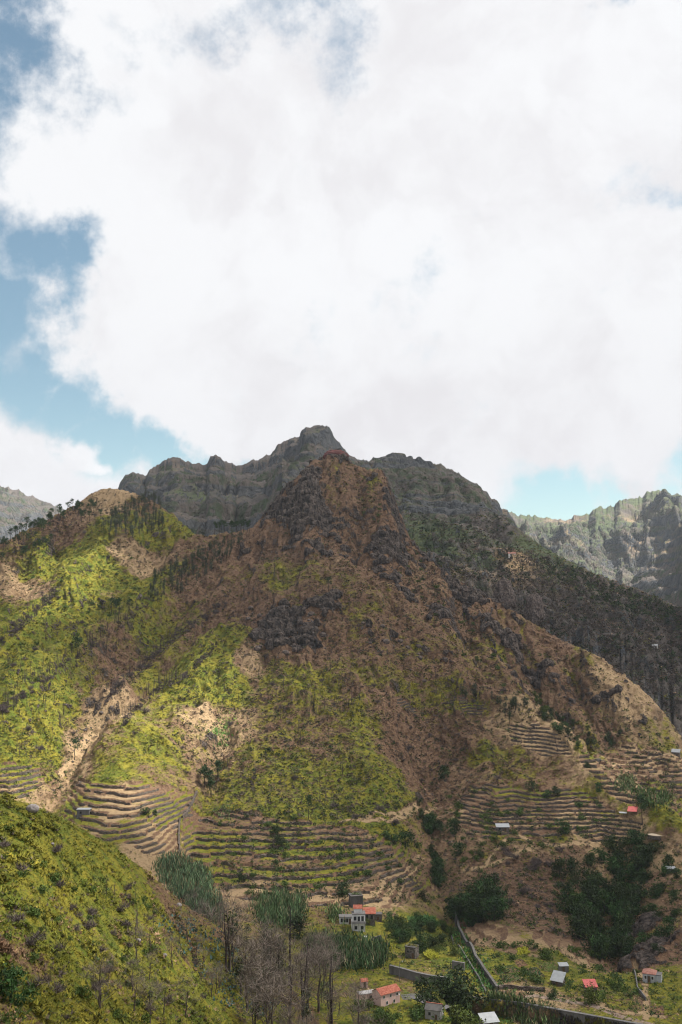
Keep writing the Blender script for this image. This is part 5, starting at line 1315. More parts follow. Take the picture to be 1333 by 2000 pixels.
M_dry = stone_mat('dry_stone', (.050, .040, .036), (.15, .125, .105), 2.2)
M_stone = stone_mat('old_masonry', (.07, .06, .055), (.16, .14, .125), 1.6)
M_conc = plain('concrete', (.125, .12, .12), .9, .2, .2, .8, .6)
M_concd = plain('weathered_concrete', (.085, .08, .078), .9, .2, .3, .8, .7)
M_white = plain('white_plaster', (.62, .62, .61), .8, .2, .10, .9, .45)
M_pink = plain('pink_plaster', (.56, .39, .36), .8, .2, .10, .9, .4)
M_blue = plain('pale_blue_plaster', (.34, .36, .38), .8, .2, .15, .7, .6)
M_grey = plain('grey_render', (.26, .25, .25), .85, .2, .2, .9, .6)
M_tile = tile_mat('red_tiles', (.24, .060, .038), (.40, .15, .10))
M_oldt = tile_mat('faded_tiles', (.24, .10, .075), (.36, .19, .15))
M_rust = plain('red_sheet', (.36, .075, .07), .6, .3, .25, 1.0)
M_sheet = plain('pale_sheet', (.25, .265, .28), .45, .5, .12, .9, .3)
M_glass = plain('dark_pane', (.025, .028, .03), .25, .5, .2, 1.0, 0, 0)
M_wood = plain('old_wood', (.10, .065, .04), .85, .2, .3, 2.0)
M_soil = plain('bare_earth', (.15, .085, .055), .95, .05, .25, .8)
M_floor = plain('threshing_floor', (.40, .33, .25), .95, .1, .15, .9)


class MB:
    def __init__(self): self.v = []; self.f = []

    def add(self, vs, fs):
        o = len(self.v); self.v += [tuple(p) for p in vs]; self.f += [tuple(i + o for i in f_) for f_ in fs]; return self

    def box(self, x0, x1, y0, y1, z0, z1):
        return self.add([(x0, y0, z0), (x1, y0, z0), (x1, y1, z0), (x0, y1, z0), (x0, y0, z1), (x1, y0, z1), (x1, y1, z1), (x0, y1, z1)],
                        [(0, 3, 2, 1), (4, 5, 6, 7), (0, 1, 5, 4), (1, 2, 6, 5), (2, 3, 7, 6), (3, 0, 4, 7)])

    def gable(self, x0, x1, y0, y1, z0, h, over=.3, th=.16):
        """two roof slopes, ridge along x, with real thickness"""
        ym = (y0 + y1) / 2; k = h / (ym - y0)
        for s_ in (-1, 1):
            ye = (y0 - over) if s_ < 0 else (y1 + over); ze = z0 - k * over
            a = [(x0 - over, ye, ze), (x1 + over, ye, ze), (x1 + over, ym, z0 + h), (x0 - over, ym, z0 + h)]
            b_ = [(p[0], p[1], p[2] + th) for p in a]
            self.add(a + b_, [(0, 3, 2, 1), (4, 5, 6, 7), (0, 1, 5, 4), (1, 2, 6, 5), (2, 3, 7, 6), (3, 0, 4, 7)])
        return self

    def hip(self, x0, x1, y0, y1, z0, h, over=.3):
        x0, x1, y0, y1 = x0 - over, x1 + over, y0 - over, y1 + over; i = (y1 - y0) / 2; ym = (y0 + y1) / 2
        if x1 - x0 > 2 * i: a, b_ = (x0 + i, ym, z0 + h), (x1 - i, ym, z0 + h)
        else: a = b_ = ((x0 + x1) / 2, ym, z0 + h); b_ = (a[0] + .01, a[1], a[2])
        return self.add([(x0, y0, z0), (x1, y0, z0), (x1, y1, z0), (x0, y1, z0), (x0, y0, z0 + .14), (x1, y0, z0 + .14), (x1, y1, z0 + .14), (x0, y1, z0 + .14), a, b_],
                        [(0, 3, 2, 1), (0, 1, 5, 4), (1, 2, 6, 5), (2, 3, 7, 6), (3, 0, 4, 7), (4, 5, 9, 8), (5, 6, 9), (6, 7, 8, 9), (7, 4, 8)])

    def slab(self, pts_, th):
        n_ = len(pts_); top_ = [tuple(p) for p in pts_]; bot_ = [(p[0], p[1], p[2] - th) for p in pts_]
        self.add(top_ + bot_, [tuple(range(n_)), tuple(range(2 * n_ - 1, n_ - 1, -1))] + [(i, i + n_, (i + 1) % n_ + n_, (i + 1) % n_) for i in range(n_)])
        return self

    def build(self, name, m, parent=None, smooth=False):
        me = bpy.data.meshes.new(name); me.from_pydata(self.v, [], self.f); me.materials.append(m); me.update()
        bm_ = bmesh.new(); bm_.from_mesh(me); bmesh.ops.recalc_face_normals(bm_, faces=bm_.faces); bm_.to_mesh(me); bm_.free()
        return link(name, me, parent)


def window(parent, x, y, z, w_, h_, face='y', frame=None, nm='window'):
    """a framed opening on the wall at y (facing -y) or, with face='x', on the wall at x (facing +x)"""
    fr = MB(); pa = MB(); d = .07; e = .10
    if face == 'y':
        fr.box(x - w_ / 2 - e, x - w_ / 2, y - d, y + .02, z - h_ / 2 - e, z + h_ / 2 + e).box(x + w_ / 2, x + w_ / 2 + e, y - d, y + .02, z - h_ / 2 - e, z + h_ / 2 + e)
        fr.box(x - w_ / 2, x + w_ / 2, y - d, y + .02, z + h_ / 2, z + h_ / 2 + e).box(x - w_ / 2, x + w_ / 2, y - d - .05, y + .02, z - h_ / 2 - e, z - h_ / 2)
        pa.box(x - w_ / 2, x + w_ / 2, y - .02, y + .015, z - h_ / 2, z + h_ / 2)
    else:
        fr.box(x - .02, x + d, y - w_ / 2 - e, y - w_ / 2, z - h_ / 2 - e, z + h_ / 2 + e).box(x - .02, x + d, y + w_ / 2, y + w_ / 2 + e, z - h_ / 2 - e, z + h_ / 2 + e)
        fr.box(x - .02, x + d, y - w_ / 2, y + w_ / 2, z + h_ / 2, z + h_ / 2 + e).box(x - .02, x + d + .05, y - w_ / 2, y + w_ / 2, z - h_ / 2 - e, z - h_ / 2)
        pa.box(x - .015, x + .02, y - w_ / 2, y + w_ / 2, z - h_ / 2, z + h_ / 2)
    o = fr.build('window_frame' if nm == 'window' else 'door_frame', frame or M_conc, None)
    o.name = nm; o.parent = parent; pa.build('pane' if nm == 'window' else 'door_leaf', M_glass if nm == 'window' else M_wood, o)


def put(px, py, dz=0.0):
    p = main.drop(px, py); return (p[0], p[1], p[2] + dz), p[1] / FPX           # position, metres per photo pixel there


# ---- H1 the white two storey house with its annexes, each block its own building
loc, k = put(701, 1819)
h1 = thing('white_house', 'white two storey house with small red roof block on top', 'house', loc, .05)
W = MB().box(-2.5, 2.5, 0, 5, -3, 3.0).box(-2.3, 2.5, .5, 5, 3.0, 5.9); W.build('wall', M_white, h1)
MB().box(-2.7, 2.7, -1.1, .5, 3.0, 3.2).box(-2.7, 2.7, -1.1, -.98, 3.2, 3.9).box(-2.7, -2.58, -.98, .4, 3.2, 3.9).build('balcony', M_grey, h1)
MB().box(-2.5, 2.7, .3, 5.2, 5.9, 6.1).build('flat_roof', M_conc, h1)
tb = MB().box(-1.6, 1.4, 2.2, 4.8, 6.1, 7.7).build('roof_room', M_white, h1); MB().gable(-1.6, 1.4, 2.2, 4.8, 7.7, .9, .25).build('roof', M_tile, h1)
for x_, z_, w_, h_ in ((-1.3, 4.5, .9, 1.3), (.1, 4.3, .8, 1.7), (1.5, 4.3, .8, 1.9)): window(h1, x_, .5, z_, w_, h_)
for x_ in (-1.0, 1.3): window(h1, x_, 0, 1.3, .9, 1.1)
for x_ in (-2.3, 0, 2.3): MB().box(x_ - .1, x_ + .1, -1.0, -.8, -1.5, 3.0).build('pillar', M_grey, h1)
loc, k = put(676, 1805)
h = thing('white_annex', 'low white annex left of the white two storey house', 'house', loc, .05)
MB().box(-2.4, 2.3, 0, 3.6, -2.5, 2.5).build('wall', M_white, h); MB().box(-2.6, 2.5, -.2, 3.8, 2.5, 2.72).build('flat_roof', M_conc, h)
for x_ in (-1.6, -.5, .5): window(h, x_, 0, 1.4, .7, 1.3)
window(h, 1.6, 0, 1.0, .8, 2.0, nm='door')
loc, k = put(722, 1808)
h = thing('stone_house', 'brown stone house with red tiled roof right of the white house', 'house', loc, .05)
MB().box(-1.9, 2.2, .5, 5.0, -3, 4.4).build('wall', M_stone, h); MB().gable(-1.9, 2.2, .5, 5.0, 4.4, 1.5, .35).build('roof', M_tile, h)
window(h, -.9, .5, 3.2, .9, 1.2); window(h, .9, .5, 3.0, .9, 1.5); window(h, 0, .5, .9, 1.0, 1.8, nm='door')
loc, k = put(738, 1800)
h = thing('stone_shed', 'small roofless stone shed behind the brown stone house', 'shed', loc, .1)
MB().box(-1.8, 1.8, 0, .4, -2, 2.4).box(-1.8, -1.4, .4, 3.4, -2, 2.4).box(1.4, 1.8, .4, 3.4, -2, 2.0).box(-1.4, 1.4, 3.0, 3.4, -2, 2.6).build('wall', M_stone, h)
MB().box(-1.9, 1.9, -.1, 3.5, 2.6, 2.75).build('flat_roof', M_concd, h); window(h, .2, 0, 1.2, .8, 1.4, nm='door')
loc, k = put(698, 1772)
h = thing('stone_tower', 'square dark stone building with plants on its flat roof', 'building', loc, .25)
MB().box(-2.4, 2.4, 0, 4.4, -2, 4.2).build('wall', M_concd, h); MB().box(-2.6, 2.6, -.2, 4.6, 4.2, 4.45).build('flat_roof', M_concd, h)
window(h, .9, 0, .8, .9, 1.6, nm='door')
rv = leaves([(-1 + i * .7, 2, 4.7) for i in range(4)], [.9] * 4, 160, .25, (.07, .11, .02), R, .5); link('roof_plants', as_mesh('roof_plants', [rv], M_leaf), h)
loc, k = put(802, 1872)
h = thing('stone_hut', 'stone hut with grass on its roof beside the hedge', 'hut', loc, -.45)
MB().box(-2.0, 1.8, 0, 3.4, -2, 3.6).build('wall', M_stone, h); MB().box(-2.1, 1.9, -.1, 3.5, 3.6, 3.85).build('flat_roof', M_concd, h); window(h, .9, 0, 1.0, .9, 1.9, nm='door'); window(h, -.9, 0, 2.2, .7, .7)
rv = leaves([(-1.2 + i * .8, 1.7, 4.0) for i in range(4)], [.9] * 4, 180, .22, (.15, .14, .02), R, .4); link('roof_plants', as_mesh('roof_plants', [rv], M_leaf), h)
# ---- H2 pink house
loc, k = put(763, 1962)
h = thing('pink_house', 'long pink house with a red tiled gable roof by the road', 'house', loc, .62)
MB().box(-5.0, 5.2, 0, 5.4, -3, 4.3).add([(-5.0, 0, 4.3), (-5.0, 5.4, 4.3), (-5.0, 2.7, 5.75), (-4.75, 0, 4.3), (-4.75, 5.4, 4.3), (-4.75, 2.7, 5.75)], [(0, 1, 2), (3, 5, 4), (0, 3, 4, 1), (1, 4, 5, 2), (2, 5, 3, 0)]).add([(5.2, 0, 4.3), (5.2, 5.4, 4.3), (5.2, 2.7, 5.75), (4.95, 0, 4.3), (4.95, 5.4, 4.3), (4.95, 2.7, 5.75)], [(0, 2, 1), (3, 4, 5), (0, 1, 4, 3), (1, 2, 5, 4), (2, 0, 3, 5)]).build('wall', M_pink, h)
MB().gable(-5.0, 5.2, 0, 5.4, 4.3, 1.5, .35).build('roof', M_tile, h)
for x_ in (-3.4, 0.2, 3.6): window(h, x_, 0, 3.2, .8, 1.0, frame=M_white)
for x_ in (-1.8, 2.0): window(h, x_, 0, .9, .9, 1.2, frame=M_white)
window(h, 5.2, 2.7, 1.2, .9, 2.0, 'x', M_white, 'door')
dsh = MB(); n_ = 12
for i in range(n_):
    a0, a1 = 6.2832 * i / n_, 6.2832 * (i + 1) / n_
    dsh.add([(4.4, -.35, 3.4), (4.4 + .5 * math.cos(a0), -.6, 3.4 + .5 * math.sin(a0)), (4.4 + .5 * math.cos(a1), -.6, 3.4 + .5 * math.sin(a1)), (4.4, -.25, 3.4)], [(0, 1, 2), (3, 2, 1)])
dsh.box(4.37, 4.43, -.3, .05, 3.37, 3.43); dsh.build('satellite_dish', M_white, h)
loc, k = put(722, 1955)
h.scale = (.72, .8, .8)
loc, k = put(722, 1955)
h = thing('pink_annex', 'low flat roofed pink annex on the left of the pink house', 'house', loc, .35)
MB().box(-4.2, 3.2, 0, 3.6, -3, 2.6).build('wall', M_pink, h); MB().box(-4.3, 3.3, -.1, 3.7, 2.6, 2.78).build('flat_roof', M_grey, h); window(h, 1.0, 0, 1.4, 1.3, .9)
h.scale = (.75, .8, .8)
loc, k = put(713, 1930)
h = thing('pink_shed', 'tiny bright pink shed with red roof behind the annex', 'shed', loc, .3)
MB().box(-1.0, 1.0, 0, 2.0, -1, 2.0).build('wall', M_pink, h); MB().gable(-1.0, 1.0, 0, 2.0, 2.0, .6, .2).build('roof', M_tile, h); window(h, 0, 0, .95, .7, 1.7, nm='door')
# ---- H3 old house behind the big tree
loc, k = put(846, 1992)
h = thing('ruined_house', 'weathered grey house with broken red tiles under the big tree', 'house', loc, -.35)
MB().box(-3.2, 3.2, 0, 4.8, -3, 3.8).build('wall', M_grey, h); MB().gable(-3.2, 3.2, 0, 4.8, 3.8, 1.7, .3).build('roof', M_concd, h)
MB().box(-3.5, 3.5, 2.2, 2.6, 5.55, 5.75).build('ridge_tiles', M_tile, h); window(h, -1.4, 0, 2.2, .9, 1.1); window(h, 1.3, 0, 1.2, .9, 1.9, nm='door')
h.scale = (.72, .72, .72)
loc, k = put(882, 1999)
h = thing('red_roofed_house', 'small house with faded red roof half hidden by the olive green tree', 'house', loc, .5)
MB().box(-2.6, 2.6, 0, 4.0, -3, 2.8).build('wall', M_grey, h); MB().gable(-2.6, 2.6, 0, 4.0, 2.8, 1.3, .3).build('roof', M_tile, h); window(h, .5, 0, 1.4, .9, 1.0)
# ---- huts
loc, k = put(983, 1623)
h = thing('white_roofed_shed', 'long low shed with pale sheet roof on the centre right terraces', 'shed', loc, .02)
MB().box(-3.2, 3.2, 0, 2.8, -1, 1.9).build('wall', M_stone, h); MB().slab([(-3.5, -.4, 1.95), (3.5, -.4, 1.95), (3.5, 3.1, 3.2), (-3.5, 3.1, 3.2)], .1).build('roof', M_sheet, h)
window(h, -1.6, 0, 1.0, 1.0, 1.0); window(h, 1.2, 0, .9, .9, 1.7, nm='door')
loc, k = put(1236, 1594)
h = thing('open_shelter', 'open shelter with a sloping red sheet roof on a terrace edge', 'shelter', loc, -.35)
MB().slab([(-2.6, -1.2, 2.5), (2.2, -1.2, 2.5), (2.6, 3.4, 4.3), (-2.2, 3.4, 4.3)], .1).build('roof', M_rust, h)
for x_, y_, z_ in ((-2.3, -.9, 2.4), (2.0, -.9, 2.4), (2.2, 3.1, 4.0), (-2.0, 3.1, 4.0)): MB().box(x_ - .1, x_ + .1, y_ - .1, y_ + .1, -1, z_).build('post', M_wood, h)
MB().box(-2.0, 2.2, 2.8, 3.0, -1, 3.6).build('back_wall', M_stone, h); MB().slab([(-6.6, -.6, 1.3), (-2.8, -.6, 1.3), (-2.8, 1.2, 1.7), (-6.6, 1.2, 1.7)], .08).build('low_roof', M_sheet, h)
for x_ in (-6.3, -3.1): MB().box(x_ - .08, x_ + .08, -.4, -.24, -1, 1.25).build('post', M_wood, h)
loc, k = put(1272, 1920)
h = thing('blue_house', 'small pale blue house with faded pink hipped roof', 'house', loc, -.4)
MB().box(-2.6, 1.4, 0, 4.2, -3, 2.7).box(1.4, 3.2, .6, 4.0, -3, 2.4).build('wall', M_blue, h); MB().hip(-2.6, 1.4, 0, 4.2, 2.7, 1.3, .25).build('roof', M_oldt, h)
MB().box(1.4, 3.3, .5, 4.1, 2.42, 2.6).build('flat_roof', M_conc, h)
window(h, -1.7, 0, 1.6, .7, 1.0, frame=M_white); window(h, .5, 0, 1.6, .7, 1.0, frame=M_white); window(h, -.6, 0, 1.05, .8, 2.0, nm='door'); window(h, 3.2, 2.4, 1.4, .8, 1.0, 'x', M_white)
loc, k = put(1156, 1941)
h = thing('red_shed', 'square red sheet metal shed above the retaining wall', 'shed', loc, .06)
MB().box(-1.8, 1.8, 0, 2.6, -1, 2.1).build('wall', M_stone, h); MB().slab([(-2.1, -.4, 2.1), (2.1, -.4, 2.1), (2.1, 3.0, 3.5), (-2.1, 3.0, 3.5)], .09).build('roof', M_rust, h); window(h, .4, 0, .95, .9, 1.8, nm='door')
loc, k = put(1088, 1925)
h = thing('white_roofed_hut', 'hut with a steep tilted white sheet roof beside the plots', 'hut', loc, -.6)
MB().box(-1.9, 1.9, 0, 2.6, -1, 1.5).build('wall', M_stone, h); MB().slab([(-2.2, -.5, 1.45), (2.2, -.5, 1.45), (2.2, 2.9, 3.7), (-2.2, 2.9, 3.7)], .09).build('roof', M_sheet, h); window(h, 0, 0, .7, .8, 1.3, nm='door')
loc, k = put(1103, 1899)
h = thing('grey_hut', 'tiny grey block hut with pale flat roof above the plots', 'hut', loc, .1)
MB().box(-1.5, 1.5, 0, 2.0, -1, 2.0).build('wall', M_conc, h); MB().slab([(-1.7, -.2, 2.05), (1.7, -.2, 2.05), (1.7, 2.2, 2.6), (-1.7, 2.2, 2.6)], .1).build('roof', M_sheet, h); window(h, -.3, 0, .9, .8, 1.6, nm='door')
loc, k = put(960, 2010)
h = thing('pale_roofed_shed', 'shed with pale grey corrugated roof at the bottom edge', 'shed', loc, .25)
MB().box(-2.4, 2.4, 0, 3.6, -2, 2.0).build('wall', M_grey, h); MB().slab([(-2.7, -.4, 2.0), (2.7, -.4, 2.0), (2.7, 3.9, 3.4), (-2.7, 3.9, 3.4)], .09).build('roof', M_sheet, h); window(h, 0, 0, .95, .9, 1.8, nm='door')
loc, k = put(163, 1592)
h = thing('concrete_ruin', 'pale flat roofed concrete shed behind thin burnt trunks', 'shed', loc, 0)
MB().box(-3.0, 2.6, 0, 4, -2, 2.3).build('wall', M_conc, h); MB().box(-3.3, 2.9, -.3, 4.3, 2.3, 2.55).build('flat_roof', M_sheet, h); window(h, -1.2, 0, 1.1, .9, 1.0)
loc, k = put(1311, 1706)
h = thing('cliff_hut', 'small grey hut on the bright slope at the right edge', 'hut', loc, -.2)
MB().box(-2.0, 2.0, 0, 2.4, -2, 2.2).build('wall', M_conc, h); MB().slab([(-2.2, -.3, 2.2), (2.2, -.3, 2.2), (2.2, 2.6, 2.7), (-2.2, 2.6, 2.7)], .1).build('roof', M_sheet, h); window(h, .5, 0, 1.0, .9, 1.4)
loc, k = put(1320, 1474)
h = thing('side_valley_hut', 'hut with slanting white roof in the side valley terraces', 'hut', loc, -.5)
MB().box(-2.4, 2.4, 0, 3, -2, 1.6).build('wall', M_stone, h); MB().slab([(-2.8, -.4, 1.6), (2.8, -.4, 1.6), (2.8, 3.3, 3.4), (-2.8, 3.3, 3.4)], .1).build('roof', M_sheet, h)
loc, k = put(1172, 1490)
h = thing('stone_ruin', 'pale ruined stone walls in the side valley', 'ruin', loc, .2)
MB().box(-2.8, 2.8, 0, .5, -1, 1.9).box(-2.8, -2.3, .5, 3.6, -1, 1.5).box(2.3, 2.8, .5, 3.6, -1, 1.1).box(-2.3, 2.3, 3.1, 3.6, -1, 2.2).build('wall', M_conc, h); window(h, .4, 0, .8, .9, 1.2)
pm = mid.drop(1001, 1087)
h = thing('hillside_house', 'tiny white house on the ridge of the mountain behind', 'house', tuple(pm), 0)
MB().box(-4, 4, 0, 6, -3, 3.4).build('wall', M_white, h); MB().gable(-4, 4, 0, 6, 3.4, 1.8, .4).build('roof', M_oldt, h); window(h, -1.8, 0, 1.8, 1.0, 1.3); window(h, 1.6, 0, 1.6, 1.0, 2.2, nm='door')
pm = mid.drop(1280, 1266)
h = thing('lone_hut', 'tiny white hut on the dark wooded right slope', 'hut', tuple(pm), 0)
MB().box(-2.5, 2.5, 0, 3.4, -2, 2.4).build('wall', M_white, h); MB().gable(-2.5, 2.5, 0, 3.4, 2.4, 1.2, .3).build('roof', M_sheet, h); window(h, 0, 0, 1.2, .9, 1.3)
loc, k = put(715, 1838)
h = thing('water_tank', 'white upright water tank on the bank below the white house', 'tank', loc, .1)
MB().box(-.5, .5, 0, .8, -.5, 1.5).build('tank_body', M_white, h); MB().box(-.58, .58, -.08, .88, 1.5, 1.6).build('lid', M_white, h)
loc, k = put(737, 1838)
h = thing('garden_wall', 'short pale broken wall below the white house', 'wall', loc, .25)
MB().slab([(-1.9, 0, 1.2), (1.6, 0, 2.0), (1.6, .4, 2.0), (-1.9, .4, 1.2)], 2.6).build('wall_panel', M_conc, h); MB().box(-2.1, -1.7, -.1, .5, -1.4, 1.3).build('end_post', M_conc, h)


# ---- walls laid over the ground
def wall_along(name, pl, hgt, th_, m, label, cat='wall', group=None, step=1.2, up_=True, jitter=.06, world_pts=None, cap=False, seed=1):
    r = np.random.RandomState(seed)
    pp = world_pts if world_pts is not None else [main.drop(*p) for p in pl]
    pp = [np.array(p) for p in pp if p is not None]
    P_ = []
    for a, b_ in zip(pp[:-1], pp[1:]):
        n_ = max(1, int(np.linalg.norm(b_[:2] - a[:2]) / step))
        for i in range(n_): P_.append(a + (b_ - a) * i / n_)
    P_.append(pp[-1]); P_ = np.array(P_)
    if world_pts is None:
        P_[:, 2] = main.z(P_[:, 0], P_[:, 1])
        if len(P_) > 6: P_[:, 2] = np.convolve(np.pad(P_[:, 2], 2, 'edge'), np.ones(5) / 5, 'valid')
    d = np.gradient(P_[:, :2], axis=0); d /= np.linalg.norm(d, axis=1)[:, None] + 1e-9; nx = np.stack([d[:, 1], -d[:, 0]], 1)
    n_ = len(P_); hh = np.full(n_, hgt) if np.isscalar(hgt) else np.asarray(hgt)
    jt = lambda: r.normal(size=n_) * jitter
    A = np.c_[P_[:, :2] + nx * (th_ / 2 + jt()[:, None]), P_[:, 2] - .9]; B = np.c_[P_[:, :2] - nx * (th_ / 2 + jt()[:, None]), P_[:, 2] - .9]
    A2 = np.c_[P_[:, :2] + nx * (th_ / 2 * .85 + jt()[:, None]), P_[:, 2] + hh + jt()]; B2 = np.c_[P_[:, :2] - nx * (th_ / 2 * .85), P_[:, 2] + hh + jt()]
    V_ = np.concatenate([A, A2, B2, B]); F_ = []
    for k_ in range(4):
        o1, o2 = k_ * n_, ((k_ + 1) % 4) * n_
        i = np.arange(n_ - 1); F_.append(np.stack([o1 + i, o1 + i + 1, o2 + i + 1, o2 + i], -1))
    F_.append(np.array([[0, n_, 2 * n_, 3 * n_], [4 * n_ - 1, 3 * n_ - 1, 2 * n_ - 1, n_ - 1]]))
    me = mesh_np(name, V_, np.concatenate(F_), m, smooth=False)
    bm_ = bmesh.new(); bm_.from_mesh(me); bmesh.ops.recalc_face_normals(bm_, faces=bm_.faces); bm_.to_mesh(me); bm_.free()
    if cap:
        t_ = thing(name, label, cat, (0, 0, 0), 0, group); link('wall_face', me, t_)
        C1 = np.c_[P_[:, :2] + nx * (th_ / 2 + .12), P_[:, 2] + hh + .03]; C2 = np.c_[P_[:, :2] - nx * (th_ / 2 + .12), P_[:, 2] + hh + .03]
        V_ = np.concatenate([C1, C1 + (0, 0, .2), C2 + (0, 0, .2), C2]); cm = mesh_np('coping', V_, np.concatenate(F_), M_concd if name == 'channel_wall' else M_conc, smooth=False); link('coping', cm, t_)
        return t_
    return tag(link(name, me), label, cat, group)


# river retaining wall: its face stands where the ground was cut
rp = [np.array((_wx[i], _wy[i] - .9, RIVER_TOP - 4.7)) for i in range(len(_wx))]
rw = wall_along('retaining_wall', None, 4.9, .8, M_conc, 'long grey concrete retaining wall along the river at the bottom', world_pts=rp, cap=True, jitter=.0, step=3)
jb = []
for i in range(1, 12):
    f_ = i / 12 * (len(rp) - 1); a = rp[int(f_)] * (1 - f_ % 1) + rp[min(int(f_) + 1, len(rp) - 1)] * (f_ % 1)
    MB().box(a[0] - .12, a[0] + .12, a[1] - .55, a[1] - .38, a[2] - .8, a[2] + 4.85).build('pilaster', M_concd, rw)
wall_along('retaining_wall', [(762, 1902), (785, 1908), (812, 1916), (840, 1922), (880, 1928)], 2.6, .7, M_conc, 'curving grey concrete wall behind the pink house', cap=True, jitter=.02)
wall_along('channel_wall', [(892, 1795), (898, 1822), (912, 1848), (930, 1878), (950, 1908), (972, 1940)], 1.9, .6, M_concd, 'right hand dark wall of the water channel', cap=True, jitter=.05)
wall_along('channel_wall', [(880, 1822), (886, 1845), (904, 1862), (920, 1888), (938, 1918), (950, 1942)], 1.0, .5, M_concd, 'left hand low dark wall of the water channel', jitter=.05)
wall_along('channel_pier', [(890, 1798), (892, 1808)], 4.0, .8, M_concd, 'short upright concrete pier at the top of the channel', 'pier')
wall_along('concrete_dam', [(884, 1892), (908, 1896)], 2.6, .9, M_conc, 'pale concrete block wall beside the channel left of the plots', jitter=.03)
wall_along('stone_wall', [(975, 1932), (1000, 1931), (1030, 1935), (1065, 1937)], 1.2, .7, M_dry, 'low rough stone wall along the front of the vegetable plots', jitter=.15)
wall_along('stone_wall', [(352, 1600), (350, 1630), (351, 1672)], 1.3, .8, M_dry, 'dry stone wall running downhill between left and centre terraces', jitter=.15)
wall_along('stone_wall', [(385, 1548), (372, 1575), (356, 1600)], 1.4, .9, M_dry, 'dark stone wall curving down from the top of the left terraces', jitter=.2)
wall_along('boundary_wall', [(1238, 1900), (1246, 1935), (1262, 1955)], 1.2, .4, M_conc, 'pale low wall around the yard of the blue house', jitter=.05)

# ---- dry stone walls on every step of the terraced fields
nw_ = 0
for nm_, M, q, h_, wp_ in tz:
    fl = np.floor(q - .78); wl = []
    lvls = range(int(np.floor(q[M > .5].min())), int(np.ceil(q[M > .5].max())) + 1) if (M > .5).any() else []
    cols = np.where((M > .6).any(axis=0))[0]
    for L in lvls:
        run = []
        runs = []
        lastY = None
        for j in cols[::1]:
            cq = q[:, j] - (L + .80); ok = (M[1:, j] > .62)
            kx = np.where((cq[1:] >= 0) & (cq[:-1] < 0) & ok)[0]
            if len(kx) == 0:
                if len(run) > 5: runs.append(run)
                run = []; lastY = None; continue
            kk = kx[0] if lastY is None else kx[np.argmin(np.abs(main.Yr[kx] - lastY))]
            a = -cq[kk] / (cq[kk + 1] - cq[kk]); Yv = main.Yr[kk] * (1 - a) + main.Yr[kk + 1] * a
            if lastY is not None and abs(Yv - lastY) > 2.0:
                if len(run) > 5: runs.append(run)
                run = []
            xw = main.s[j] * Yv; wv_ = wp_[kk, j]
            run.append((xw, Yv - .15, h_ * L - wv_ + .12 * h_)); lastY = Yv
        if len(run) > 5: runs.append(run)
        for rn in runs:
            rn = np.array(rn)
            if np.linalg.norm(rn[-1, :2] - rn[0, :2]) < 7: continue
            rr = np.random.RandomState(nw_ + 5); brk_ = sorted(rr.choice(len(rn), min(3, len(rn) // 40), replace=False).tolist()) if len(rn) > 60 else []
            s0_ = 0
            for e_ in brk_ + [len(rn)]:
                seg = rn[s0_:e_:2]; s0_ = e_ + rr.randint(0, 4)
                if len(seg) < 4: continue
                seg = seg.copy(); seg[:, 1] = np.convolve(np.pad(seg[:, 1], 1, 'edge'), np.ones(3) / 3, 'valid')
                hgt = h_ * (.54 + .14 * np.sin(np.linspace(0, 3.1, len(seg)))) * (.75 + .5 * rr.rand(len(seg)))
                me_t = wall_along('terrace_wall', None, hgt, .5, M_dry, 'dry stone terrace wall ' + nm_, 'stone wall', 'terrace walls ' + nm_, step=1e6, jitter=.10, world_pts=list(seg), seed=nw_)
                nw_ += 1; wl.append(me_t)
    for o in wl: o.data.update()
    if len(wl) > 5:
        ct = lambda o: (lambda v: (v[0] / v[1], v[2] / v[1]))(o.data.vertices[len(o.data.vertices) // 2].co)
        for o, w_ in ((min(wl, key=lambda o: ct(o)[1]), 'lowest'), (max(wl, key=lambda o: ct(o)[1]), 'uppermost'), (min(wl, key=lambda o: ct(o)[0]), 'leftmost'), (max(wl, key=lambda o: ct(o)[0]), 'rightmost')): o['label'] = w_ + ' dry stone terrace wall ' + nm_


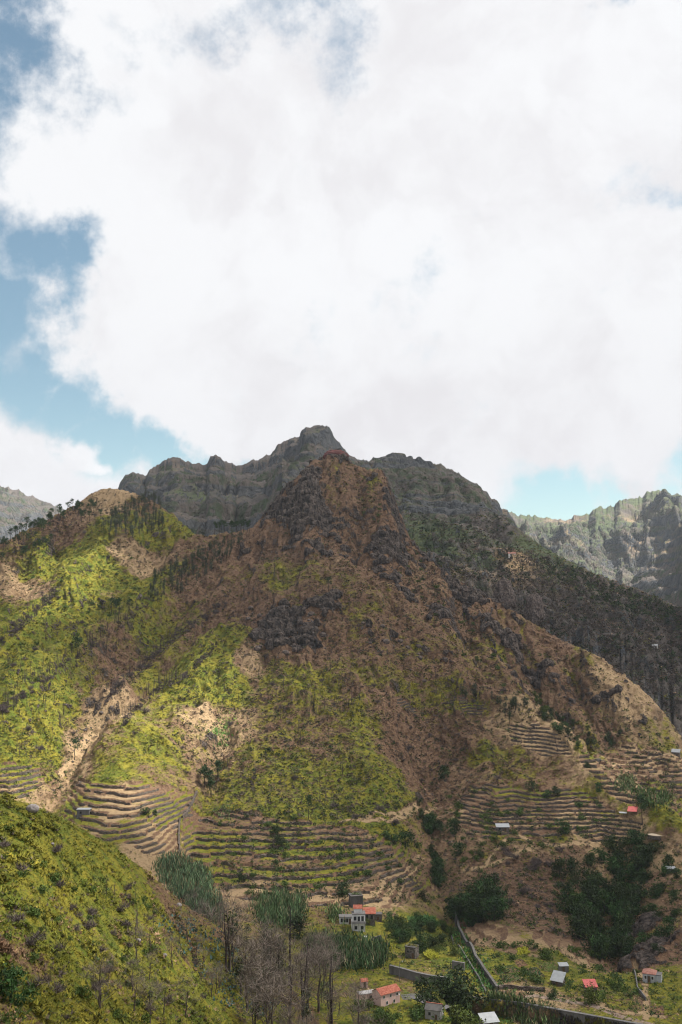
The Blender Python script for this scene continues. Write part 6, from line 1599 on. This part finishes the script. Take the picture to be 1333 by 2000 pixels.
# ---- vegetable plots
def plot(poly, col, label, rows=True, hgt=.45, ang=.3, dens=1.0, soil=True):
    c = np.array([main.drop(*p) for p in poly]); r = np.random.RandomState(int(poly[0][0]))
    n_ = 2600; x0, y0 = c[:, 0].min(), c[:, 1].min(); x1, y1 = c[:, 0].max(), c[:, 1].max()
    area = (x1 - x0) * (y1 - y0); n_ = int(area * 5 * dens)
    x = r.uniform(x0, x1, n_); y = r.uniform(y0, y1, n_)
    u = x * math.cos(ang) + y * math.sin(ang)
    if rows: u2 = np.round(u / .9) * .9 + r.normal(size=n_) * .12; x = x + (u2 - u) * math.cos(ang); y = y + (u2 - u) * math.sin(ang)
    ins = np.zeros(n_, bool)
    for a in range(len(c)):
        xa, ya = c[a][:2]; xb, yb = c[(a + 1) % len(c)][:2]
        ins ^= ((ya > y) != (yb > y)) & (x < (xb - xa) * (y - ya) / (yb - ya + 1e-9) + xa)
    x, y = x[ins], y[ins]
    if len(x) < 3: return
    z = main.z(x, y)
    o = thing('vegetable_bed', label, 'vegetable bed', tuple(c.mean(0)), 0)
    m0 = c.mean(0)
    V_, F_, C_ = tufts(np.stack([x, y, z], -1) - m0, hgt * (.7 + .6 * r.rand(len(x))), np.tile(col, (len(x), 1)) * (.8 + .4 * r.rand(len(x), 1)), 7, r, .8, .45)
    link('crop', mesh_np('crop', V_, F_, M_leaf, smooth=False, cols=C_), o)
    if soil:
        # earth sheet just over the ground, following it
        k_ = 14; ring = []
        for a in range(len(c)):
            for i in range(k_ // 2): ring.append(c[a] + (c[(a + 1) % len(c)] - c[a]) * i / (k_ // 2))
        ring = np.array(ring); V2 = []; F2 = []; nr = len(ring); lay = 7
        for L in range(lay + 1):
            for p in ring:
                q_ = m0 + (p - m0) * (1 - L / lay * .999); V2.append((q_[0] - m0[0], q_[1] - m0[1], float(main.z(q_[0], q_[1])) + .10 - m0[2]))
        for L in range(lay):
            for i in range(nr): F2.append((L * nr + i, L * nr + (i + 1) % nr, (L + 1) * nr + (i + 1) % nr, (L + 1) * nr + i))
        link('soil', mesh_np('soil', V2, F2, M_soil), o)


plot([(962, 1893), (1000, 1885), (1018, 1898), (972, 1905)], (.03, .085, .02), 'dark green cabbage bed at the back left of the plots')
plot([(975, 1906), (1012, 1901), (1020, 1915), (988, 1921)], (.028, .08, .018), 'dark green bed in front of the back left bed')
plot([(1022, 1893), (1048, 1889), (1066, 1908), (1040, 1912)], (.022, .075, .025), 'deep green diagonal bed in the middle of the plots')
plot([(1045, 1880), (1085, 1880), (1098, 1898), (1064, 1898)], (.10, .15, .03), 'light green striped bed left of the tiny grey hut')
plot([(1002, 1876), (1020, 1874), (1032, 1886), (1014, 1890)], (.10, .07, .04), 'bare brown bed between two green beds', dens=.25)
plot([(975, 1936), (1022, 1938), (1026, 1949), (978, 1946)], (.13, .09, .04), 'dug brown bed with dry stalks above the river wall', dens=.4)
plot([(1272, 1965), (1296, 1965), (1298, 1982), (1274, 1982)], (.10, .06, .05), 'small reddish brown bed at the far right of the valley floor', dens=.25)
plot([(1010, 1855), (1030, 1850), (1035, 1862), (1014, 1866)], (.26, .26, .02), 'yellow flowering patch above the plots', False, .9, soil=False)
plot([(740, 1838), (772, 1848), (768, 1856), (738, 1850)], (.26, .25, .02), 'yellow green patch on the bank under the white house', False, .8, soil=False)
plot([(832, 1862), (852, 1860), (856, 1872), (834, 1875)], (.24, .24, .02), 'yellow flowering clump right of the grass roofed hut', False, 1.4, soil=False)
plot([(800, 1795), (848, 1793), (852, 1810), (806, 1812)], (.05, .12, .03), 'grey green banana like plants in a row above the hedge', True, 1.5, .1, .5, soil=False)
plot([(600, 1712), (645, 1710), (648, 1720), (604, 1722)], (.24, .27, .012), 'bright yellow green crop on the central terraces', True, .5, soil=False)
plot([(920, 1975), (960, 1972), (1010, 1990), (1000, 2000), (930, 2000)], (.05, .12, .02), 'green field between the reeds and the bottom edge', True, .5, 1.2, soil=False)
plot([(560, 1700), (590, 1700), (592, 1712), (556, 1712)], (.2, .12, .06), 'brown dry bed on the central terraces', False, .3, dens=.4, soil=False)

# road past the pink house
def strip(name, pl, wd, m, kind='structure'):
    pp = [main.drop(*p) for p in pl]; pp = np.array([p for p in pp if p is not None]); P_ = []
    for a, b_ in zip(pp[:-1], pp[1:]):
        for i in range(8): P_.append(a + (b_ - a) * i / 8)
    P_.append(pp[-1]); P_ = np.array(P_); d = np.gradient(P_[:, :2], axis=0); d /= np.linalg.norm(d, axis=1)[:, None]; nx = np.stack([d[:, 1], -d[:, 0]], 1)
    ks = np.linspace(-.5, .5, 5); V_ = []
    for k_ in ks:
        q_ = P_[:, :2] + nx * wd * k_; V_.append(np.c_[q_, main.z(q_[:, 0], q_[:, 1])])
    V_ = np.array(V_); V_[..., 2] = V_[..., 2].max(axis=0)[None] + .06; n_ = len(P_)
    F_ = [(k_ * n_ + i, k_ * n_ + i + 1, (k_ + 1) * n_ + i + 1, (k_ + 1) * n_ + i) for k_ in range(4) for i in range(n_ - 1)]
    tag(link(name, mesh_np(name, V_.reshape(-1, 3), F_, m)), kind=kind)


strip('road', [(785, 1948), (812, 1946), (835, 1956), (860, 1968), (900, 1978)], 4.5, plain('asphalt', (.10, .095, .10), .9, .2, .2, .6))
strip('track', [(1015, 1950), (1045, 1945), (1100, 1955), (1160, 1965), (1210, 1985), (1300, 2010)], 2.6, plain('dirt_track', (.20, .15, .12), .95, .1, .2, .6))
# round pale floor
pf = main.drop(1285, 1632); fl_ = MB()
ring = [(4.6 * math.cos(a) * (1 + .06 * math.sin(3 * a)), 3.2 * math.sin(a), .5) for a in np.linspace(0, 6.2832, 25)[:-1]]
fo = thing('threshing_floor', 'round pale flattened earth platform on the right spur', 'platform', tuple(pf), 0)
MB().slab(ring, .2).build('floor', M_floor, fo); MB().slab([(p[0] * 1.02, p[1] * 1.02, .28) for p in ring], 1.8).build('edge_wall', M_dry, fo)
# street lamp
loc, k = put(781, 1918)
sp = thing('street_lamp', 'thin street lamp standing before the curving concrete wall', 'street lamp', loc, 0)
link('pole', mesh_np('pole', *tube([(0, 0, -.5), (0, 0, 6.5)], [.09, .06], 8), M_conc), sp); link('arm', mesh_np('arm', *tube([(0, 0, 6.45), (.5, -.6, 6.8), (.9, -1.1, 6.8)], [.05, .045, .04], 6), M_conc), sp)
MB().box(.75, 1.05, -1.55, -1.0, 6.72, 6.86).build('lamp_head', M_sheet, sp)


# ---- rocks
def rock_mesh(seed, sx=1, sy=1, sz=1, pw=.35, sub=4):
    bm_ = bmesh.new(); bmesh.ops.create_icosphere(bm_, subdivisions=sub, radius=1); co = np.array([v.co[:] for v in bm_.verts])
    d = crag3(co[:, 0], co[:, 1], co[:, 2], .9, 4, .55, seed) * pw; co = co * (1 + d)[:, None] * (sx, sy, sz)
    for v, c_ in zip(bm_.verts, co): v.co = c_
    me = bpy.data.meshes.new('boulder'); bm_.to_mesh(me); bm_.free(); me.materials.append(M_rock); me.polygons.foreach_set('use_smooth', [True] * len(me.polygons)); return me


m_, t, b = mat('rock'); P = t.n('ShaderNodeNewGeometry').outputs['Position']
n = t.noise(P, .7, 8, .7).outputs['Fac']; t.l(t.mix(t.mr(n, .35, .65), ROCK, tuple(c * 1.3 for c in ROCK2)), b.inputs['Base Color']); bump(t, b, n, 1, .5); M_rock = m_
m_, t, b = mat('pale_rock'); P = t.n('ShaderNodeNewGeometry').outputs['Position']
n = t.noise(P, 3, 8, .7).outputs['Fac']; t.l(t.mix(t.mr(n, .35, .65), (.13, .115, .11), (.30, .27, .26)), b.inputs['Base Color']); bump(t, b, n, 1, .1); M_prock = m_
rk_ = [rock_mesh(i, 1, .8, .7, .3, 3) for i in range(4)]
for me_ in rk_: me_.materials[0] = M_prock
for i, (px, py, s_, lb) in enumerate([(64, 1585, .82, 'large grey boulder among ferns at the top of the near hill'), (103, 1650, .25, 'small grey boulder below the large one on the near hill'), (350, 1772, .6, 'grey boulder on the crest of the near hill'), (270, 1840, .4, 'half buried grey boulder in the middle of the near hill'),
                                      (322, 1868, .35, 'small grey boulder right of the middle of the near hill')]):
    p = near.drop(px, py)
    if p is not None: tag(link('boulder', rk_[i % 4], loc=tuple(p + (0, 0, s_ * .5)), rz=i, sc=s_), lb, 'boulder')
rk2 = [rock_mesh(10 + i, 1, .9, .8, .35, 3) for i in range(4)]
for i in range(70):
    px, py = in_poly([(480, 1180), (640, 1180), (660, 1260), (560, 1290), (490, 1270)] if i < 34 else [(700, 1200), (800, 1230), (900, 1300), (850, 1340), (720, 1290)] if i < 52 else [(160, 1400), (200, 1390), (140, 1500), (110, 1510)], R)
    p = main.drop(px, py)
    if p is None: continue
    lb = ('dark boulder on the broken cliff band below the grassy shelf', 'boulders on the broken cliff band') if i < 34 else ('dark boulder on the upper right slope', 'boulders on the upper right slope') if i < 52 else ('stone in the pale scree gully', 'stones in the scree gully')
    tag(link('boulder', rk2[i % 4], loc=tuple(p), rz=i * 1.3, sc=(.7 + 1.6 * R.rand() ** 2) * (.5 if i >= 52 else 1)), lb[0], 'boulder', lb[1])
for i, (px, py, sx, sz, lb) in enumerate([(984, 1180, 8, 13, 'broad dark rock tower standing on the right ridge'), (1042, 1208, 8, 13, 'pointed dark rock tower right of the broad one')]):
    p = main.drop(px, py)
    if p is None: p = mid.drop(px, py)
    me_ = rock_mesh(30 + i, 1, 1, 1, .55, 5)
    me_.polygons.foreach_set('use_smooth', [False] * len(me_.polygons))
    co = np.array([v.co[:] for v in me_.vertices]); tt_ = np.clip((co[:, 2] + 1) / 2, 0, 1.2); co[:, :2] *= (1.1 - .25 * tt_)[:, None]
    me_.vertices.foreach_set('co', co.astype(np.float32).ravel()); me_.update()
    tag(link('rock_tower', me_, loc=tuple(p + (0, -6, sz * .55)), rz=i, sc=(sx, sx * .9, sz)), lb, 'rock')
ps = at(657, 893, 884)
me_ = rock_mesh(41, 1, 1, 1, .3, 5); me_.materials[0] = plain('red_rock', (.10, .042, .040), .95, .1, .4, .3, 0, 1)
tag(link('summit_rock', me_, loc=tuple(ps), rz=.4, sc=(10, 7, 5.5)), 'reddish square block of rock crowning the central summit', 'rock')

# ================================================================== the air between here and the far ranges

HZ = (-6600, 6600, -700, 6600, -129.5, 640)
bm = bmesh.new(); bmesh.ops.create_cube(bm, size=1)
for v in bm.verts:
    v.co = ((HZ[0] + HZ[1]) / 2 + v.co.x * (HZ[1] - HZ[0]), (HZ[2] + HZ[3]) / 2 + v.co.y * (HZ[3] - HZ[2]), (HZ[4] + HZ[5]) / 2 + v.co.z * (HZ[5] - HZ[4]))
hm = bpy.data.meshes.new('haze'); bm.to_mesh(hm); bm.free()
mh = bpy.data.materials.new('haze'); mh.use_nodes = True
t = NT(mh.node_tree); o_ = t.n('ShaderNodeOutputMaterial'); pv = t.n('ShaderNodeVolumePrincipled')
pv.inputs['Color'].default_value = (.78, .88, 1, 1); pv.inputs['Density'].default_value = .00004
t.l(pv.outputs[0], o_.inputs['Volume']); hm.materials.append(mh)
tag(link('haze', hm), kind='stuff')
